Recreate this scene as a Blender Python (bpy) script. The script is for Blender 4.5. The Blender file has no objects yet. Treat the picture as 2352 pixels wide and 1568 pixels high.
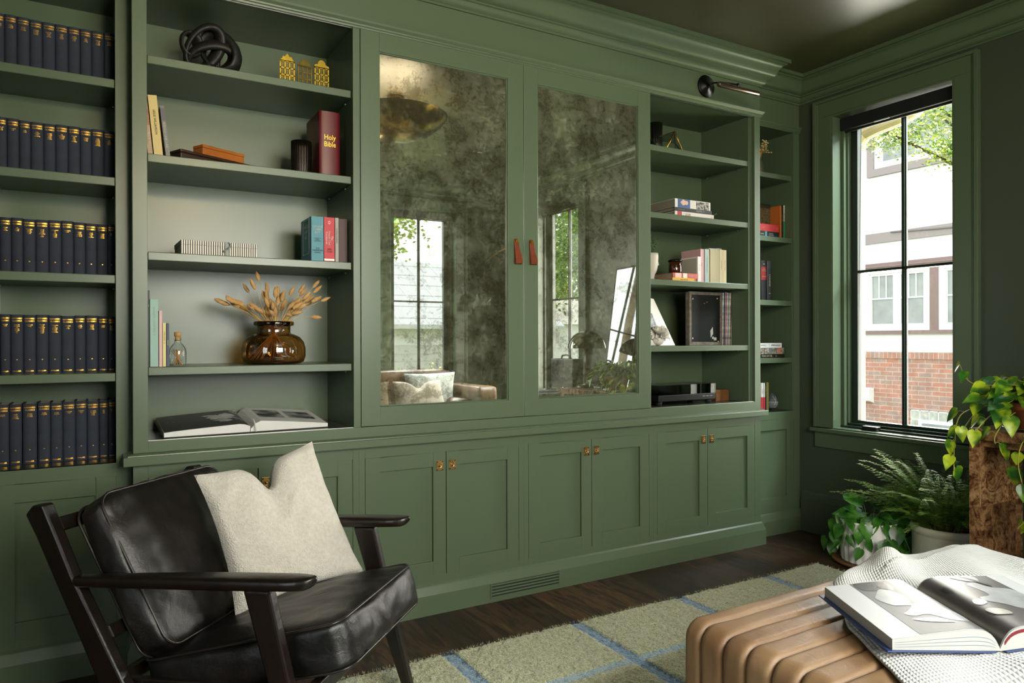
import bpy, bmesh, math, random
from math import pi, sin, cos, radians as rad, sqrt
from mathutils import Vector as V, Matrix, noise
random.seed(7)
sc = bpy.context.scene
COL = sc.collection
H = 1.165            # eye height of the camera

# ---------------------------------------------------------------- camera
def make_camera():
    cd = bpy.data.cameras.new('camera'); cd.sensor_width = 36.0
    cd.lens = 1634.4 / 2352 * 36.0; cd.clip_start = 0.05; cd.clip_end = 300
    co = bpy.data.objects.new('camera', cd); COL.objects.link(co)
    ya, pi_, ro = rad(59.92), rad(-0.065), rad(-0.165)
    f = V((cos(ya)*cos(pi_), sin(ya)*cos(pi_), sin(pi_)))
    r = V((sin(ya), -cos(ya), 0)); u = r.cross(f)
    r2 = cos(ro)*r + sin(ro)*u; u2 = -sin(ro)*r + cos(ro)*u
    m = Matrix.Identity(4)
    for i in range(3):
        m[i][0] = r2[i]; m[i][1] = u2[i]; m[i][2] = -f[i]
    m.translation = V((0, 0, H)); co.matrix_world = m
    sc.camera = co
make_camera()

# ---------------------------------------------------------------- world, exposure
sc.view_settings.view_transform = 'Standard'
sc.view_settings.look = 'None'
sc.view_settings.exposure = 0.62
sc.view_settings.gamma = 1.0
sc.view_settings.use_curve_mapping = False
sc.cycles.use_denoising = True
sc.cycles.max_bounces = 8
sc.cycles.diffuse_bounces = 4
sc.cycles.glossy_bounces = 5
sc.cycles.transmission_bounces = 6
sc.cycles.transparent_max_bounces = 12
sc.cycles.caustics_reflective = False
sc.cycles.caustics_refractive = False
sc.cycles.sample_clamp_indirect = 6.0
w = bpy.data.worlds.new('sky'); sc.world = w; w.use_nodes = True
bg = w.node_tree.nodes['Background']
bg.inputs['Color'].default_value = (0.93, 0.97, 1.0, 1)
bg.inputs['Strength'].default_value = 1.9

def area(name, loc, target, sx, sy, power, col, spread=180):
    l = bpy.data.lights.new(name, 'AREA'); l.shape = 'RECTANGLE'; l.size = sx; l.size_y = sy
    l.energy = power; l.color = col; l.spread = rad(spread)
    o = bpy.data.objects.new(name, l); COL.objects.link(o); o.location = loc
    d = V(target) - V(loc); o.rotation_euler = d.to_track_quat('-Z', 'Y').to_euler()
    return o
# added area lamps outside the windows, strengthening the daylight
area('side_yard_fill_light', (7.2, 3.3, 1.6), (3.0, 3.3, 1.6), 5.2, 3.5, 1150, (1.0, 0.96, 0.86))  # panel of light added in the yard, also caught by the ceiling
area('daylight_window_desk', (5.1, 0.05, 3.95), (3.0, 0.3, 1.2), 2.4, 1.5, 950, (0.84, 0.97, 1.0))
area('daylight_window_sofa', (2.8, -2.3, 3.95), (2.5, -0.2, 1.2), 2.4, 1.5, 1350, (0.84, 0.97, 1.0))
# added fill lamps: two outside made-up windows, one warm at the floor lamp
area('fill_light_left', (-2.05, 0.2, 1.6), (1.2, 1.2, 1.2), 1.5, 1.6, 6, (0.92, 0.98, 1.0))
area('fill_light_behind', (1.2, -1.20, 1.78), (0.9, 2.8, 1.2), 1.8, 1.2, 60, (1.0, 0.985, 0.90), 130)
area('warm_fill_light', (0.62, -0.62, 2.30), (1.75, 2.8, 2.4), 0.24, 0.24, 17, (1.0, 0.78, 0.40), 140)

# ---------------------------------------------------------------- materials
def lin(h):
    if not isinstance(h, str): return tuple(h)
    h = h.lstrip('#'); o = []
    for i in (0, 2, 4):
        c = int(h[i:i+2], 16)/255.0
        o.append(c/12.92 if c <= 0.04045 else ((c+0.055)/1.055)**2.4)
    return tuple(o)
MC = {}
def mat(name, col, rough=.5, metal=0., spec=.5, var=None, bump=None, sheen=0., coat=0., trans=0., ior=1.45, emit=None, coord='Object', alpha=1., sss=0.):
    """var=(scale, colour2, contrast) noise colour variation, bump=(scale, strength)"""
    if name in MC: return MC[name]
    m = bpy.data.materials.new(name); m.use_nodes = True; nt = m.node_tree; n = nt.nodes; L = nt.links
    b = n['Principled BSDF']; c = lin(col)
    b.inputs['Base Color'].default_value = (*c, 1); b.inputs['Roughness'].default_value = rough
    b.inputs['Metallic'].default_value = metal; b.inputs['Specular IOR Level'].default_value = spec
    b.inputs['Sheen Weight'].default_value = sheen; b.inputs['Coat Weight'].default_value = coat
    b.inputs['Coat Roughness'].default_value = .08
    b.inputs['Transmission Weight'].default_value = trans; b.inputs['IOR'].default_value = ior
    b.inputs['Subsurface Weight'].default_value = sss
    if emit: b.inputs['Emission Color'].default_value = (*lin(emit[0]), 1); b.inputs['Emission Strength'].default_value = emit[1]
    if var or bump: tc = n.new('ShaderNodeTexCoord')
    if var:
        t = n.new('ShaderNodeTexNoise'); t.inputs['Scale'].default_value = var[0]; t.inputs['Detail'].default_value = 5
        L.new(tc.outputs[coord], t.inputs['Vector'])
        r = n.new('ShaderNodeValToRGB'); k = var[2] if len(var) > 2 else .2
        r.color_ramp.elements[0].position = .5-k; r.color_ramp.elements[1].position = .5+k
        r.color_ramp.elements[0].color = (*lin(var[1]), 1); r.color_ramp.elements[1].color = (*c, 1)
        L.new(t.outputs['Fac'], r.inputs['Fac']); L.new(r.outputs['Color'], b.inputs['Base Color'])
    if bump:
        t2 = n.new('ShaderNodeTexNoise'); t2.inputs['Scale'].default_value = bump[0]; t2.inputs['Detail'].default_value = 4
        L.new(tc.outputs[coord], t2.inputs['Vector'])
        bp = n.new('ShaderNodeBump'); bp.inputs['Strength'].default_value = bump[1]; bp.inputs['Distance'].default_value = .01
        L.new(t2.outputs['Fac'], bp.inputs['Height']); L.new(bp.outputs['Normal'], b.inputs['Normal'])
    MC[name] = m
    return m
def glass_thin(name, col=(1, 1, 1), gl=.08):
    if name in MC: return MC[name]
    m = bpy.data.materials.new(name); m.use_nodes = True; nt = m.node_tree; n = nt.nodes; L = nt.links
    n.clear(); o = n.new('ShaderNodeOutputMaterial'); t = n.new('ShaderNodeBsdfTransparent'); g = n.new('ShaderNodeBsdfGlossy')
    t.inputs['Color'].default_value = (*col, 1); g.inputs['Roughness'].default_value = .02
    fr = n.new('ShaderNodeLayerWeight'); fr.inputs['Blend'].default_value = .12
    ml = n.new('ShaderNodeMath'); ml.operation = 'MULTIPLY_ADD'; ml.inputs[1].default_value = .5; ml.inputs[2].default_value = gl*.4
    mx = n.new('ShaderNodeMixShader')
    L.new(fr.outputs['Fresnel'], ml.inputs[0]); L.new(ml.outputs[0], mx.inputs[0])
    L.new(t.outputs[0], mx.inputs[1]); L.new(g.outputs[0], mx.inputs[2]); L.new(mx.outputs[0], o.inputs[0])
    MC[name] = m; return m
def nodes_of(name):
    m = bpy.data.materials.new(name); m.use_nodes = True; MC[name] = m
    return m, m.node_tree.nodes, m.node_tree.links, m.node_tree.nodes['Principled BSDF']
def ramp(n, pts):
    r = n.new('ShaderNodeValToRGB'); e = r.color_ramp.elements
    while len(e) > 1: e.remove(e[-1])
    e[0].position = pts[0][0]; e[0].color = (*lin(pts[0][1]), 1)
    for p, c in pts[1:]:
        x = e.new(p); x.color = (*lin(c), 1)
    return r
def bumpn(n, L, src, b, st, dist=.01):
    bp = n.new('ShaderNodeBump'); bp.inputs['Strength'].default_value = st; bp.inputs['Distance'].default_value = dist
    L.new(src, bp.inputs['Height']); L.new(bp.outputs['Normal'], b.inputs['Normal'])

PAINT = mat('green_paint', '4d5b45', .31, spec=.5, bump=(90, .01))
WALLP = mat('green_wall_paint', '3d4538', .38, spec=.45, bump=(120, .02))
CEILP = mat('ceiling_paint', '3d3a2a', .36, spec=.8, bump=(60, .012))
BRASS = mat('brass', 'c79a3c', .28, 1.0, var=(30, '8a6a2a', .3))
GOLD = mat('gilt', 'd9a83a', .35, .9)
BLACK = mat('black_metal', '0c0c0c', .35, .6)
WHITE = mat('white_card', 'e6e4de', .6)
PAGES = mat('page_edges', 'd8cfb8', .8, var=(400, 'b8ac90', .2))
CLEAR = glass_thin('window_glass')
def cm(hexc, rough=.55, **k): return mat('c_'+hexc+('_%02d' % int(rough*100)), hexc, rough, **k)

# ---------------------------------------------------------------- mesh builder
WM = {}
_fc = {}
def font_mesh(s, align='CENTER', res=2):
    k = (s, align, res)
    if k in _fc: return _fc[k]
    c = bpy.data.curves.new('t', 'FONT'); c.body = s; c.align_x = align; c.align_y = 'CENTER'; c.size = 1; c.resolution_u = res
    c.space_line = .95
    o = bpy.data.objects.new('t', c); COL.objects.link(o)
    dg = bpy.context.evaluated_depsgraph_get(); dg.update()
    me = bpy.data.meshes.new_from_object(o.evaluated_get(dg))
    r = ([v.co.copy() for v in me.vertices], [tuple(p.vertices) for p in me.polygons])
    bpy.data.objects.remove(o); bpy.data.curves.remove(c); bpy.data.meshes.remove(me)
    _fc[k] = r; return r

class MB:
    def __init__(s, M=None):
        s.v = []; s.f = []; s.mi = []; s.sm = []; s.M = M or Matrix(); s.m = 0
    def add(s, vs, fs, smooth=False, M=None):
        o = len(s.v); T = s.M @ M if M is not None else s.M
        s.v += [T @ V(p) for p in vs]; s.f += [tuple(i+o for i in f) for f in fs]
        s.mi += [s.m]*len(fs); s.sm += [smooth]*len(fs); return s
    def box(s, x0, x1, y0, y1, z0, z1, M=None):
        return s.add([(x0,y0,z0),(x1,y0,z0),(x1,y1,z0),(x0,y1,z0),(x0,y0,z1),(x1,y0,z1),(x1,y1,z1),(x0,y1,z1)],
                     [(0,3,2,1),(4,5,6,7),(0,1,5,4),(1,2,6,5),(2,3,7,6),(3,0,4,7)], M=M)
    def cyl(s, p0, p1, r0, r1=None, n=16, caps=True):
        return s.tube([p0, p1], [r0, r0 if r1 is None else r1], n, caps)
    def tube(s, pts, rad_, n=8, caps=True, flat=1.):
        pts = [V(p) for p in pts]; N = len(pts)
        if not hasattr(rad_, '__len__'): rad_ = [rad_]*N
        vs = []; prev = None
        for i, p in enumerate(pts):
            t = (pts[min(i+1, N-1)] - pts[max(i-1, 0)])
            if t.length < 1e-9: t = V((0, 0, 1))
            t.normalize()
            if prev is None:
                a = V((0, 0, 1)) if abs(t.z) < .9 else V((1, 0, 0)); x = t.cross(a).normalized()
            else:
                x = prev - t*prev.dot(t)
                x = x.normalized() if x.length > 1e-6 else t.orthogonal().normalized()
            prev = x; y = t.cross(x)
            for k in range(n):
                an = 2*pi*k/n; vs.append(p + rad_[i]*(cos(an)*x + flat*sin(an)*y))
        fs = [(i*n+k, i*n+(k+1) % n, (i+1)*n+(k+1) % n, (i+1)*n+k) for i in range(N-1) for k in range(n)]
        s.add(vs, fs, True)
        if caps:
            s.add(vs[:n], [tuple(range(n))[::-1]]); s.add(vs[-n:], [tuple(range(n))])
        return s
    def lathe(s, prof, c=(0, 0, 0), n=32, M=None, smooth=True):
        vs = []; N = len(prof)
        for r, z in prof:
            for k in range(n):
                a = 2*pi*k/n; vs.append((c[0]+r*cos(a), c[1]+r*sin(a), c[2]+z))
        fs = [(i*n+k, i*n+(k+1) % n, (i+1)*n+(k+1) % n, (i+1)*n+k) for i in range(N-1) for k in range(n)]
        return s.add(vs, fs, smooth, M)
    def disc(s, c, r, n=32, up=True, M=None):
        vs = [(c[0]+r*cos(2*pi*k/n), c[1]+r*sin(2*pi*k/n), c[2]) for k in range(n)]
        return s.add(vs, [tuple(range(n)) if up else tuple(range(n))[::-1]], M=M)
    def ball(s, c, r, n=12, sc_=(1, 1, 1)):
        prof = [(max(1e-5, sin(pi*i/n)), -cos(pi*i/n)) for i in range(n+1)]
        M = Matrix.Translation(V(c)) @ Matrix.Diagonal((r*sc_[0], r*sc_[1], r*sc_[2], 1))
        return s.lathe(prof, n=n*2, M=M)
    def grid(s, fn, nu, nv, closeu=False, smooth=True, M=None):
        vs = [fn(i/nu, j/nv) for j in range(nv+1) for i in range(nu if closeu else nu+1)]
        w_ = nu if closeu else nu+1
        fs = [(j*w_+i, j*w_+(i+1) % w_, (j+1)*w_+(i+1) % w_, (j+1)*w_+i) for j in range(nv) for i in range(nu)]
        return s.add(vs, fs, smooth, M)
    def prism(s, poly, z0, z1, M=None, sm=False):
        n = len(poly)
        if sm:
            s.add([(x, y, z0) for x, y in poly]+[(x, y, z1) for x, y in poly], [(i, (i+1) % n, n+(i+1) % n, n+i) for i in range(n)], True, M)
            s.add([(x, y, z0+.00001) for x, y in poly], [tuple(range(n))[::-1]], M=M); return s.add([(x, y, z1-.00001) for x, y in poly], [tuple(range(n))], M=M)
        return s.add([(x, y, z0) for x, y in poly]+[(x, y, z1) for x, y in poly],
                     [tuple(range(n))[::-1], tuple(range(n, 2*n))]+[(i, (i+1) % n, n+(i+1) % n, n+i) for i in range(n)], M=M)
    def rings(s, rings, cap=True, smooth=True):
        n = len(rings[0]); vs = [p for r in rings for p in r]
        s.add(vs, [(i*n+k, i*n+(k+1) % n, (i+1)*n+(k+1) % n, (i+1)*n+k) for i in range(len(rings)-1) for k in range(n)], smooth)
        if cap: s.add(rings[0], [tuple(range(n))[::-1]], smooth); s.add(rings[-1], [tuple(range(n))], smooth)
        return s
    def sweep(s, path, prof, closed=False):
        """profile (d,z) swept along plan path; d measured to the left of travel; mitred"""
        n = len(path); P = [V((p[0], p[1])) for p in path]; vs = []
        for i in range(n):
            a = P[i]-P[i-1] if (i > 0 or closed) else P[1]-P[0]
            b = P[(i+1) % n]-P[i] if (i < n-1 or closed) else P[-1]-P[-2]
            a.normalize(); b.normalize(); na = V((-a.y, a.x)); nb = V((-b.y, b.x)); m = na+nb
            m = m/ (m.dot(na)) if m.length > 1e-6 else na
            for d, z in prof: vs.append((P[i].x+m.x*d, P[i].y+m.y*d, z))
        k = len(prof); seg = n if closed else n-1
        s.add(vs, [(i*k+j, ((i+1) % n)*k+j, ((i+1) % n)*k+j+1, i*k+j+1) for i in range(seg) for j in range(k-1)])
        if not closed: s.add(vs[:k], [tuple(range(k))]); s.add(vs[-k:], [tuple(range(k))[::-1]])
        return s
    def text(s, t, size, M, align='CENTER', sx=1., bend=None, depth=0, bold=0):
        vs, fs = font_mesh(t, align)
        for o in ((0, 0), (bold, 0), (0, bold*.6)) if bold else ((0, 0),):
            q = []
            for p in vs:
                x = (p.x+o[0])*size*sx; y = (p.y+o[1])*size
                q.append((x, y, (bend(x, y) if bend else 0)+.00002*(o != (0, 0))))
            s.add(q, fs, M=M)
        return s
    def build(s, name, mats, parent=None, bev=0, sub=0, recalc=True, seg=2, local=False, kind=None, lab=None):
        me = bpy.data.meshes.new(name)
        if parent is not None: W = WM[parent.name] if not local else Matrix()
        elif local: W = Matrix()
        else:
            xs = [p.x for p in s.v]; ys = [p.y for p in s.v]; zs = [p.z for p in s.v]
            W = Matrix.Translation(((min(xs)+max(xs))/2, (min(ys)+max(ys))/2, min(zs)))
        Wi = W.inverted()
        me.from_pydata([tuple(Wi @ p) for p in s.v], [], s.f)
        if not isinstance(mats, (list, tuple)): mats = [mats]
        for m_ in mats: me.materials.append(m_)
        me.polygons.foreach_set('material_index', s.mi); me.polygons.foreach_set('use_smooth', s.sm)
        if recalc:
            bm = bmesh.new(); bm.from_mesh(me)
            bmesh.ops.remove_doubles(bm, verts=bm.verts, dist=1e-6)
            bmesh.ops.recalc_face_normals(bm, faces=bm.faces); bm.to_mesh(me); bm.free()
        me.update()
        o = bpy.data.objects.new(name, me); COL.objects.link(o)
        if parent is not None:
            o.parent = parent; WM[o.name] = WM[parent.name]
        else:
            o.matrix_world = W; WM[o.name] = W
        if bev:
            b = o.modifiers.new('b', 'BEVEL'); b.width = bev; b.segments = seg; b.limit_method = 'ANGLE'; b.angle_limit = rad(40); b.harden_normals = False
        if sub:
            b = o.modifiers.new('s', 'SUBSURF'); b.levels = sub; b.render_levels = sub
        if kind: o['kind'] = kind
        if lab: o['label'] = lab
        return o
def T(name, label, cat, loc=(0, 0, 0), rz=0, group=None, M=None):
    o = bpy.data.objects.new(name, None); COL.objects.link(o); o.empty_display_size = .05
    W = M if M is not None else Matrix.Translation(V(loc)) @ Matrix.Rotation(rz, 4, 'Z')
    o.matrix_world = W; WM[o.name] = W
    o['label'] = label; o['category'] = cat
    if group: o['group'] = group
    return o
def S(name, loc=(0, 0, 0)):
    o = bpy.data.objects.new(name, None); COL.objects.link(o); o.location = loc; WM[o.name] = Matrix.Translation(V(loc)); o['kind'] = 'structure'
    return o
def tag(o, label, cat, group=None, kind=None):
    o['label'] = label; o['category'] = cat
    if group: o['group'] = group
    if kind: o['kind'] = kind
    return o
def TR(x, y, z): return Matrix.Translation((x, y, z))
def R(a, ax): return Matrix.Rotation(rad(a), 4, ax)
def basis(o, x, y, z):
    m = Matrix.Identity(4)
    for i in range(3): m[i][0] = x[i]; m[i][1] = y[i]; m[i][2] = z[i]; m[i][3] = o[i]
    return m
def rbox(mb, cx, cy, cz, hx, hy, hz, r, n=10, puff=0, wr=0, wsc=6, M=None, seed=0, puffy=0, rc=0):
    """soft rounded box (cushion)"""
    vs = []; fs = []; idx = {}
    def vert(a, b, c):
        k = (a, b, c)
        if k in idx: return idx[k]
        p = V((a/n*2-1, b/n*2-1, c/n*2-1)); q = V((p.x*hx, p.y*hy, p.z*hz))
        inn = V((max(-(hx-r), min(hx-r, q.x)), max(-(hy-r), min(hy-r, q.y)), max(-(hz-r), min(hz-r, q.z))))
        d = q-inn
        if d.length > 1e-7: q = inn + d.normalized()*r
        if rc:
            ax, ay = abs(q.x)-(hx-rc), abs(q.y)-(hy-rc)
            if ax > 0 and ay > 0:
                k_ = max(ax, ay)/math.hypot(ax, ay); q.x = math.copysign(hx-rc+ax*k_, q.x); q.y = math.copysign(hy-rc+ay*k_, q.y)
        w_ = (1-p.x**2)*(1-p.y**2)
        q.z += puff*w_*(1 if p.z > 0 else -1)*abs(p.z)
        if puffy: q.x += puffy*p.x*(1-p.y**2)*(1-p.z**2)*.9; q.y += puffy*p.y*(1-p.x**2)*(1-p.z**2)
        if wr:
            t = noise.noise(V((q.x*wsc+seed, q.y*wsc*2.2, q.z*wsc)))+.5*noise.noise(V((q.x*wsc*3+seed, q.y*wsc*5, q.z*wsc*3)))
            nrm = d.normalized() if d.length > 1e-7 else V((0, 0, 1 if p.z > 0 else -1))
            q += nrm*wr*t
        idx[k] = len(vs); vs.append((q.x+cx, q.y+cy, q.z+cz)); return idx[k]
    for a in range(n):
        for b in range(n):
            for c in (0, n):
                fs.append((vert(a, b, c), vert(a+1, b, c), vert(a+1, b+1, c), vert(a, b+1, c)))
                fs.append((vert(a, c, b), vert(a+1, c, b), vert(a+1, c, b+1), vert(a, c, b+1)))
                fs.append((vert(c, a, b), vert(c, a+1, b), vert(c, a+1, b+1), vert(c, a, b+1)))
    mb.add(vs, fs, True, M)
def pillow(mb, c00, c10, c11, c01, th, n=26, pinch=.07, chop=0, wr=.004, seed=0, chopw=.18):
    """four corners (bottom left, bottom right, top right, top left), thickness th"""
    c = [V(p) for p in (c00, c10, c11, c01)]
    N = (c[1]-c[0]).cross(c[3]-c[0]).normalized()
    up = ((c[3]-c[0])+(c[2]-c[1])).normalized()*((c[3]-c[0]).length)
    for sgn in (1, -1):
        def fn(a, b):
            s_ = a*2-1; t_ = b*2-1
            s1 = s_*(1-pinch*(1-t_*t_)*abs(s_)**3); t1 = t_*(1-pinch*(1-s_*s_)*abs(t_)**3)
            A = (s1+1)/2; B = (t1+1)/2
            p = c[0]*(1-A)*(1-B)+c[1]*A*(1-B)+c[2]*A*B+c[3]*(1-A)*B
            k = max(0, (1-s_**2)*(1-t_**2))
            h = th*.5*k**.42
            if chop:
                g = math.exp(-(s_/chopw)**2)*max(0, b)**2.2
                p = p - up*chop*g*.5; h *= 1-.35*g
            h += wr*noise.noise(V((s_*4+seed, t_*4, sgn*3)))*min(1, k*8)
            return p + N*h*sgn
        mb.grid(fn, n, n)
def lerp(a, b, t): return a+(b-a)*t
# ================================================================ SETTING
XL, XR, YB, YR, YF, ZC = -1.8, 3.74, -0.97, 2.912, 2.807, 2.747
X0, X1 = .099, 3.267
# --- floor: dark oak boards
def floor_mat():
    m, n, L, b = nodes_of('oak_floor')
    tc = n.new('ShaderNodeTexCoord'); mp = n.new('ShaderNodeMapping'); mp.inputs['Rotation'].default_value = (0, 0, pi/2)
    L.new(tc.outputs['Object'], mp.inputs['Vector'])
    br = n.new('ShaderNodeTexBrick'); br.offset = .37; br.inputs['Scale'].default_value = 1; br.inputs['Brick Width'].default_value = 1.7
    br.inputs['Row Height'].default_value = .185; br.inputs['Mortar Size'].default_value = .0012; br.inputs['Bias'].default_value = 0
    br.inputs['Color1'].default_value = (0, 0, 0, 1); br.inputs['Color2'].default_value = (1, 1, 1, 1); br.inputs['Mortar'].default_value = (.3, .3, .3, 1)
    L.new(mp.outputs[0], br.inputs['Vector'])
    mp2 = n.new('ShaderNodeMapping'); mp2.inputs['Scale'].default_value = (14, 1.6, 5); L.new(tc.outputs['Object'], mp2.inputs['Vector'])
    ad = n.new('ShaderNodeVectorMath'); ad.operation = 'ADD'; sc2 = n.new('ShaderNodeVectorMath'); sc2.operation = 'SCALE'; sc2.inputs['Scale'].default_value = 9
    L.new(br.outputs['Color'], sc2.inputs[0]); L.new(mp2.outputs[0], ad.inputs[0]); L.new(sc2.outputs[0], ad.inputs[1])
    ns = n.new('ShaderNodeTexNoise'); ns.inputs['Scale'].default_value = 2.2; ns.inputs['Detail'].default_value = 8; ns.inputs['Distortion'].default_value = 1.6
    L.new(ad.outputs[0], ns.inputs['Vector'])
    r = ramp(n, [(.25, '170d07'), (.45, '33221a'), (.55, '553a27'), (.62, '3a2619'), (.8, '7a5638')]); L.new(ns.outputs['Fac'], r.inputs['Fac'])
    mx = n.new('ShaderNodeMixRGB'); mx.blend_type = 'MULTIPLY'; mx.inputs[0].default_value = 1
    r2 = ramp(n, [(0, '8a8a8a'), (1, 'ffffff')]); L.new(br.outputs['Color'], r2.inputs['Fac'])
    L.new(r.outputs[0], mx.inputs[1]); L.new(r2.outputs[0], mx.inputs[2]); L.new(mx.outputs[0], b.inputs['Base Color'])
    b.inputs['Roughness'].default_value = .42; bumpn(n, L, ns.outputs['Fac'], b, .25, .004)
    return m
fm = MB(); fm.box(XL, XR, YB, 3.25, -.08, 0); o = fm.build('floor', floor_mat(), kind='structure')
c_ = MB(); c_.box(XL-.1, XR+.15, YB-.15, 3.35, ZC, ZC+.1); c_.build('ceiling', CEILP, kind='structure')
# --- walls, with openings for the windows
OP = dict(z0=.645, z1=2.485)
mb = MB(); mb.box(XL-.1, XR+.15, 3.25, 3.35, -.08, ZC); mb.build('wall_back', WALLP, kind='structure')
mb = MB()
for y0, y1, z0, z1 in ((YB-.15, -.31, -.08, ZC), (.41, 1.98, -.08, ZC), (2.68, 3.25, -.08, ZC), (-.31, .41, -.08, .645), (-.31, .41, 2.485, ZC), (1.98, 2.68, -.08, .645), (1.98, 2.68, 2.485, ZC)):
    mb.box(XR, XR+.15, y0, y1, z0, z1)
mb.build('wall_right', WALLP, kind='structure')
mb = MB()
for x0, x1, z0, z1 in ((XL, .30, -.08, ZC), (.30, 2.10, -.08, .645), (.30, 2.10, 2.485, ZC), (2.10, 2.445, -.08, ZC), (3.165, XR, -.08, ZC), (2.445, 3.165, -.08, .645), (2.445, 3.165, 2.485, ZC)):
    mb.box(x0, x1, YB-.15, YB, z0, z1)
mb.build('wall_front', WALLP, kind='structure')
mb = MB()
for y0, y1, z0, z1 in ((YB-.15, -.6, -.08, ZC), (1.0, 3.25, -.08, ZC), (-.6, 1.0, -.08, .645), (-.6, 1.0, 2.485, ZC)): mb.box(XL-.15, XL, y0, y1, z0, z1)
mb.build('wall_left', WALLP, kind='structure')

# --- crown moulding round the whole room, stepping out over the bookcase
def spl(P, n=5):
    o_ = []
    for i in range(len(P)-1):
        p0, p1, p2, p3 = P[max(0, i-1)], P[i], P[i+1], P[min(len(P)-1, i+2)]
        for k in range(n):
            f_ = k/n; o_.append(tuple(.5*(2*p1[j]+(p2[j]-p0[j])*f_+(2*p0[j]-5*p1[j]+4*p2[j]-p3[j])*f_*f_+(3*p1[j]-3*p2[j]+p3[j]-p0[j])*f_**3) for j in (0, 1)))
    return o_+[P[-1]]
CR = [(.001, 2.607), (.007, 2.607), (.007, 2.614)]+spl([(.007, 2.616), (.013, 2.619), (.021, 2.626), (.026, 2.636), (.027, 2.644)], 3)+[(.034, 2.645), (.034, 2.653)]+spl([
      (.042, 2.6545), (.052, 2.659), (.060, 2.666), (.067, 2.678), (.073, 2.692), (.080, 2.705), (.088, 2.7135), (.097, 2.718), (.104, 2.720)], 5)+[(.104, 2.726), (.12, 2.727), (.12, ZC-.0005)]
path = [(XL, YB), (XR, YB), (XR, YR), (X1, YR), (X1, YF), (X0, YF), (X0, YR), (XL, YR)]
mb = MB(); mb.sweep(path, CR, closed=True); o = mb.build('trim_1', PAINT, kind='structure', recalc=False)
# --- baseboard on the free walls
BB = [(.001, 0), (.02, 0), (.02, .187), (.014, .19), (.006, .235), (.001, .244)]
mb = MB(); mb.sweep([(XR, -.97), (XR, YR-.02)], BB); mb.build('baseboard_right', WALLP, kind='structure')
mb = MB(); mb.sweep([(XL, YB), (XR, YB)], BB); mb.build('baseboard_front', WALLP, kind='structure')

# --- windows
DARKS = mat('sash_black', '15181a', .38); SHADEM = mat('roller_shade', '16161b', .55)
def window(n, M, w=.36, seed=0):
    """local: x along the wall, y out through the wall, z up; centre of opening at x=0"""
    r = S('window_%d' % n, M.translation)
    m = MB(M); zt, zb = 2.485, .645
    m.box(-w-.105, -w+.003, -.02, -.0005, zb, zt); m.box(w-.003, w+.105, -.02, -.0005, zb, zt); m.box(-w-.105, w+.105, -.02, -.0005, zt, zt+.085)
    for s_ in (-1, 1):      # back band with its little step
        a, b = sorted((s_*(w+.095), s_*(w+.115))); m.box(a, b, -.032, -.0005, zb, zt+.1)
        a, b = sorted((s_*(w+.085), s_*(w+.097))); m.box(a, b, -.026, -.0005, zb, zt+.09)
    m.box(-w-.0945, w+.0945, -.032, -.0005, zt+.083, zt+.1)
    m.build('casing', PAINT, r, bev=.002)
    m = MB(M); m.box(-w, -w+.012, -.019, .115, zb, zt); m.box(w-.012, w, -.019, .115, zb, zt); m.box(-w+.012, w-.012, -.019, .115, zt-.012, zt)
    for s_ in (-1, 1):
        a, b = sorted((s_*(w-.012), s_*(w-.03))); m.box(a, b, .06, .115, zb+.005, zt-.012)
        a, b = sorted((s_*(w-.03), s_*(w-.04))); m.box(a, b, .085, .115, zb+.005, zt-.012)
    m.build('jamb', PAINT, r, bev=.0015)
    m = MB(M); m.box(-w-.13, w+.13, -.045, 0, zb-.026, zb-.004); m.box(-w+.001, w-.001, -.02, .11, zb-.02, zb+.004)
    m.box(-w-.115, w+.115, -.018, -.0005, zb-.12, zb-.026); m.build('sill', PAINT, r, bev=.003)
    m = MB(M); g = max(.27, w-.09)
    m.box(-w+.03, -g, .112, .15, zb+.01, zt-.02); m.box(g, w-.03, .112, .15, zb+.01, zt-.02)
    m.box(-g, g, .112, .15, zb+.004, zb+.047); m.box(-g, g, .112, .15, zt-.075, zt-.02)
    m.box(-w+.012, w-.012, .05, .112, zb+.004, zb+.016); m.box(-w+.03, w-.03, .085, .113, zb+.016, zb+.03)
    m.build('sash', [mat('sash_green', '1f2a22', .3)], r, bev=.002)
    m = MB(M); m.box(-.008, .008, .118, .152, zb+.045, zt-.07); m.box(-.014, .014, .128, .142, zb+.045, zt-.07)
    m.box(-g, g, .118, .152, 1.556, 1.572)
    if w > .5:
        for q in (-g/2, g/2): m.box(q-.012, q+.012, .118, .152, zb+.045, zt-.07)
    m.build('muntins', mat('sash_green', '1f2a22'), r, bev=.002)
    m = MB(M); m.box(-g-.005, g+.005, .133, .136, zb+.03, zt-.05); m.build('pane', CLEAR, r)
    m = MB(M); m.box(-w+.014, w-.014, .045, .11, zt-.09, zt-.016); m.cyl((-w+.02, .075, zt-.092), (w-.02, .075, zt-.092), .009)
    m.build('roller_shade', SHADEM, r, bev=.006)
    m = MB(M); m.box(.03, .12, .042, .047, zt-.094, zt-.088); m.build('shade_tag', cm('a8a8a0'), r)
    m = MB(M); m.box(.10, .19, .025, .07, zb+.004, zb+.028); m.box(.095, .195, .03, .065, zb+.003, zb+.01); m.build('crank_cover', mat('bronze_dark', '14110f', .3), r, bev=.006)
    return r
WR = basis((XR, 2.33, 0), (0, 1, 0), (1, 0, 0), (0, 0, 1))
window(1, WR @ Matrix.Diagonal((1, 1, 1, 1)), .35)
window(2, basis((XR, .05, 0), (0, 1, 0), (1, 0, 0), (0, 0, 1)))
window(3, basis((2.805, YB, 0), (1, 0, 0), (0, -1, 0), (0, 0, 1)))
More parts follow.
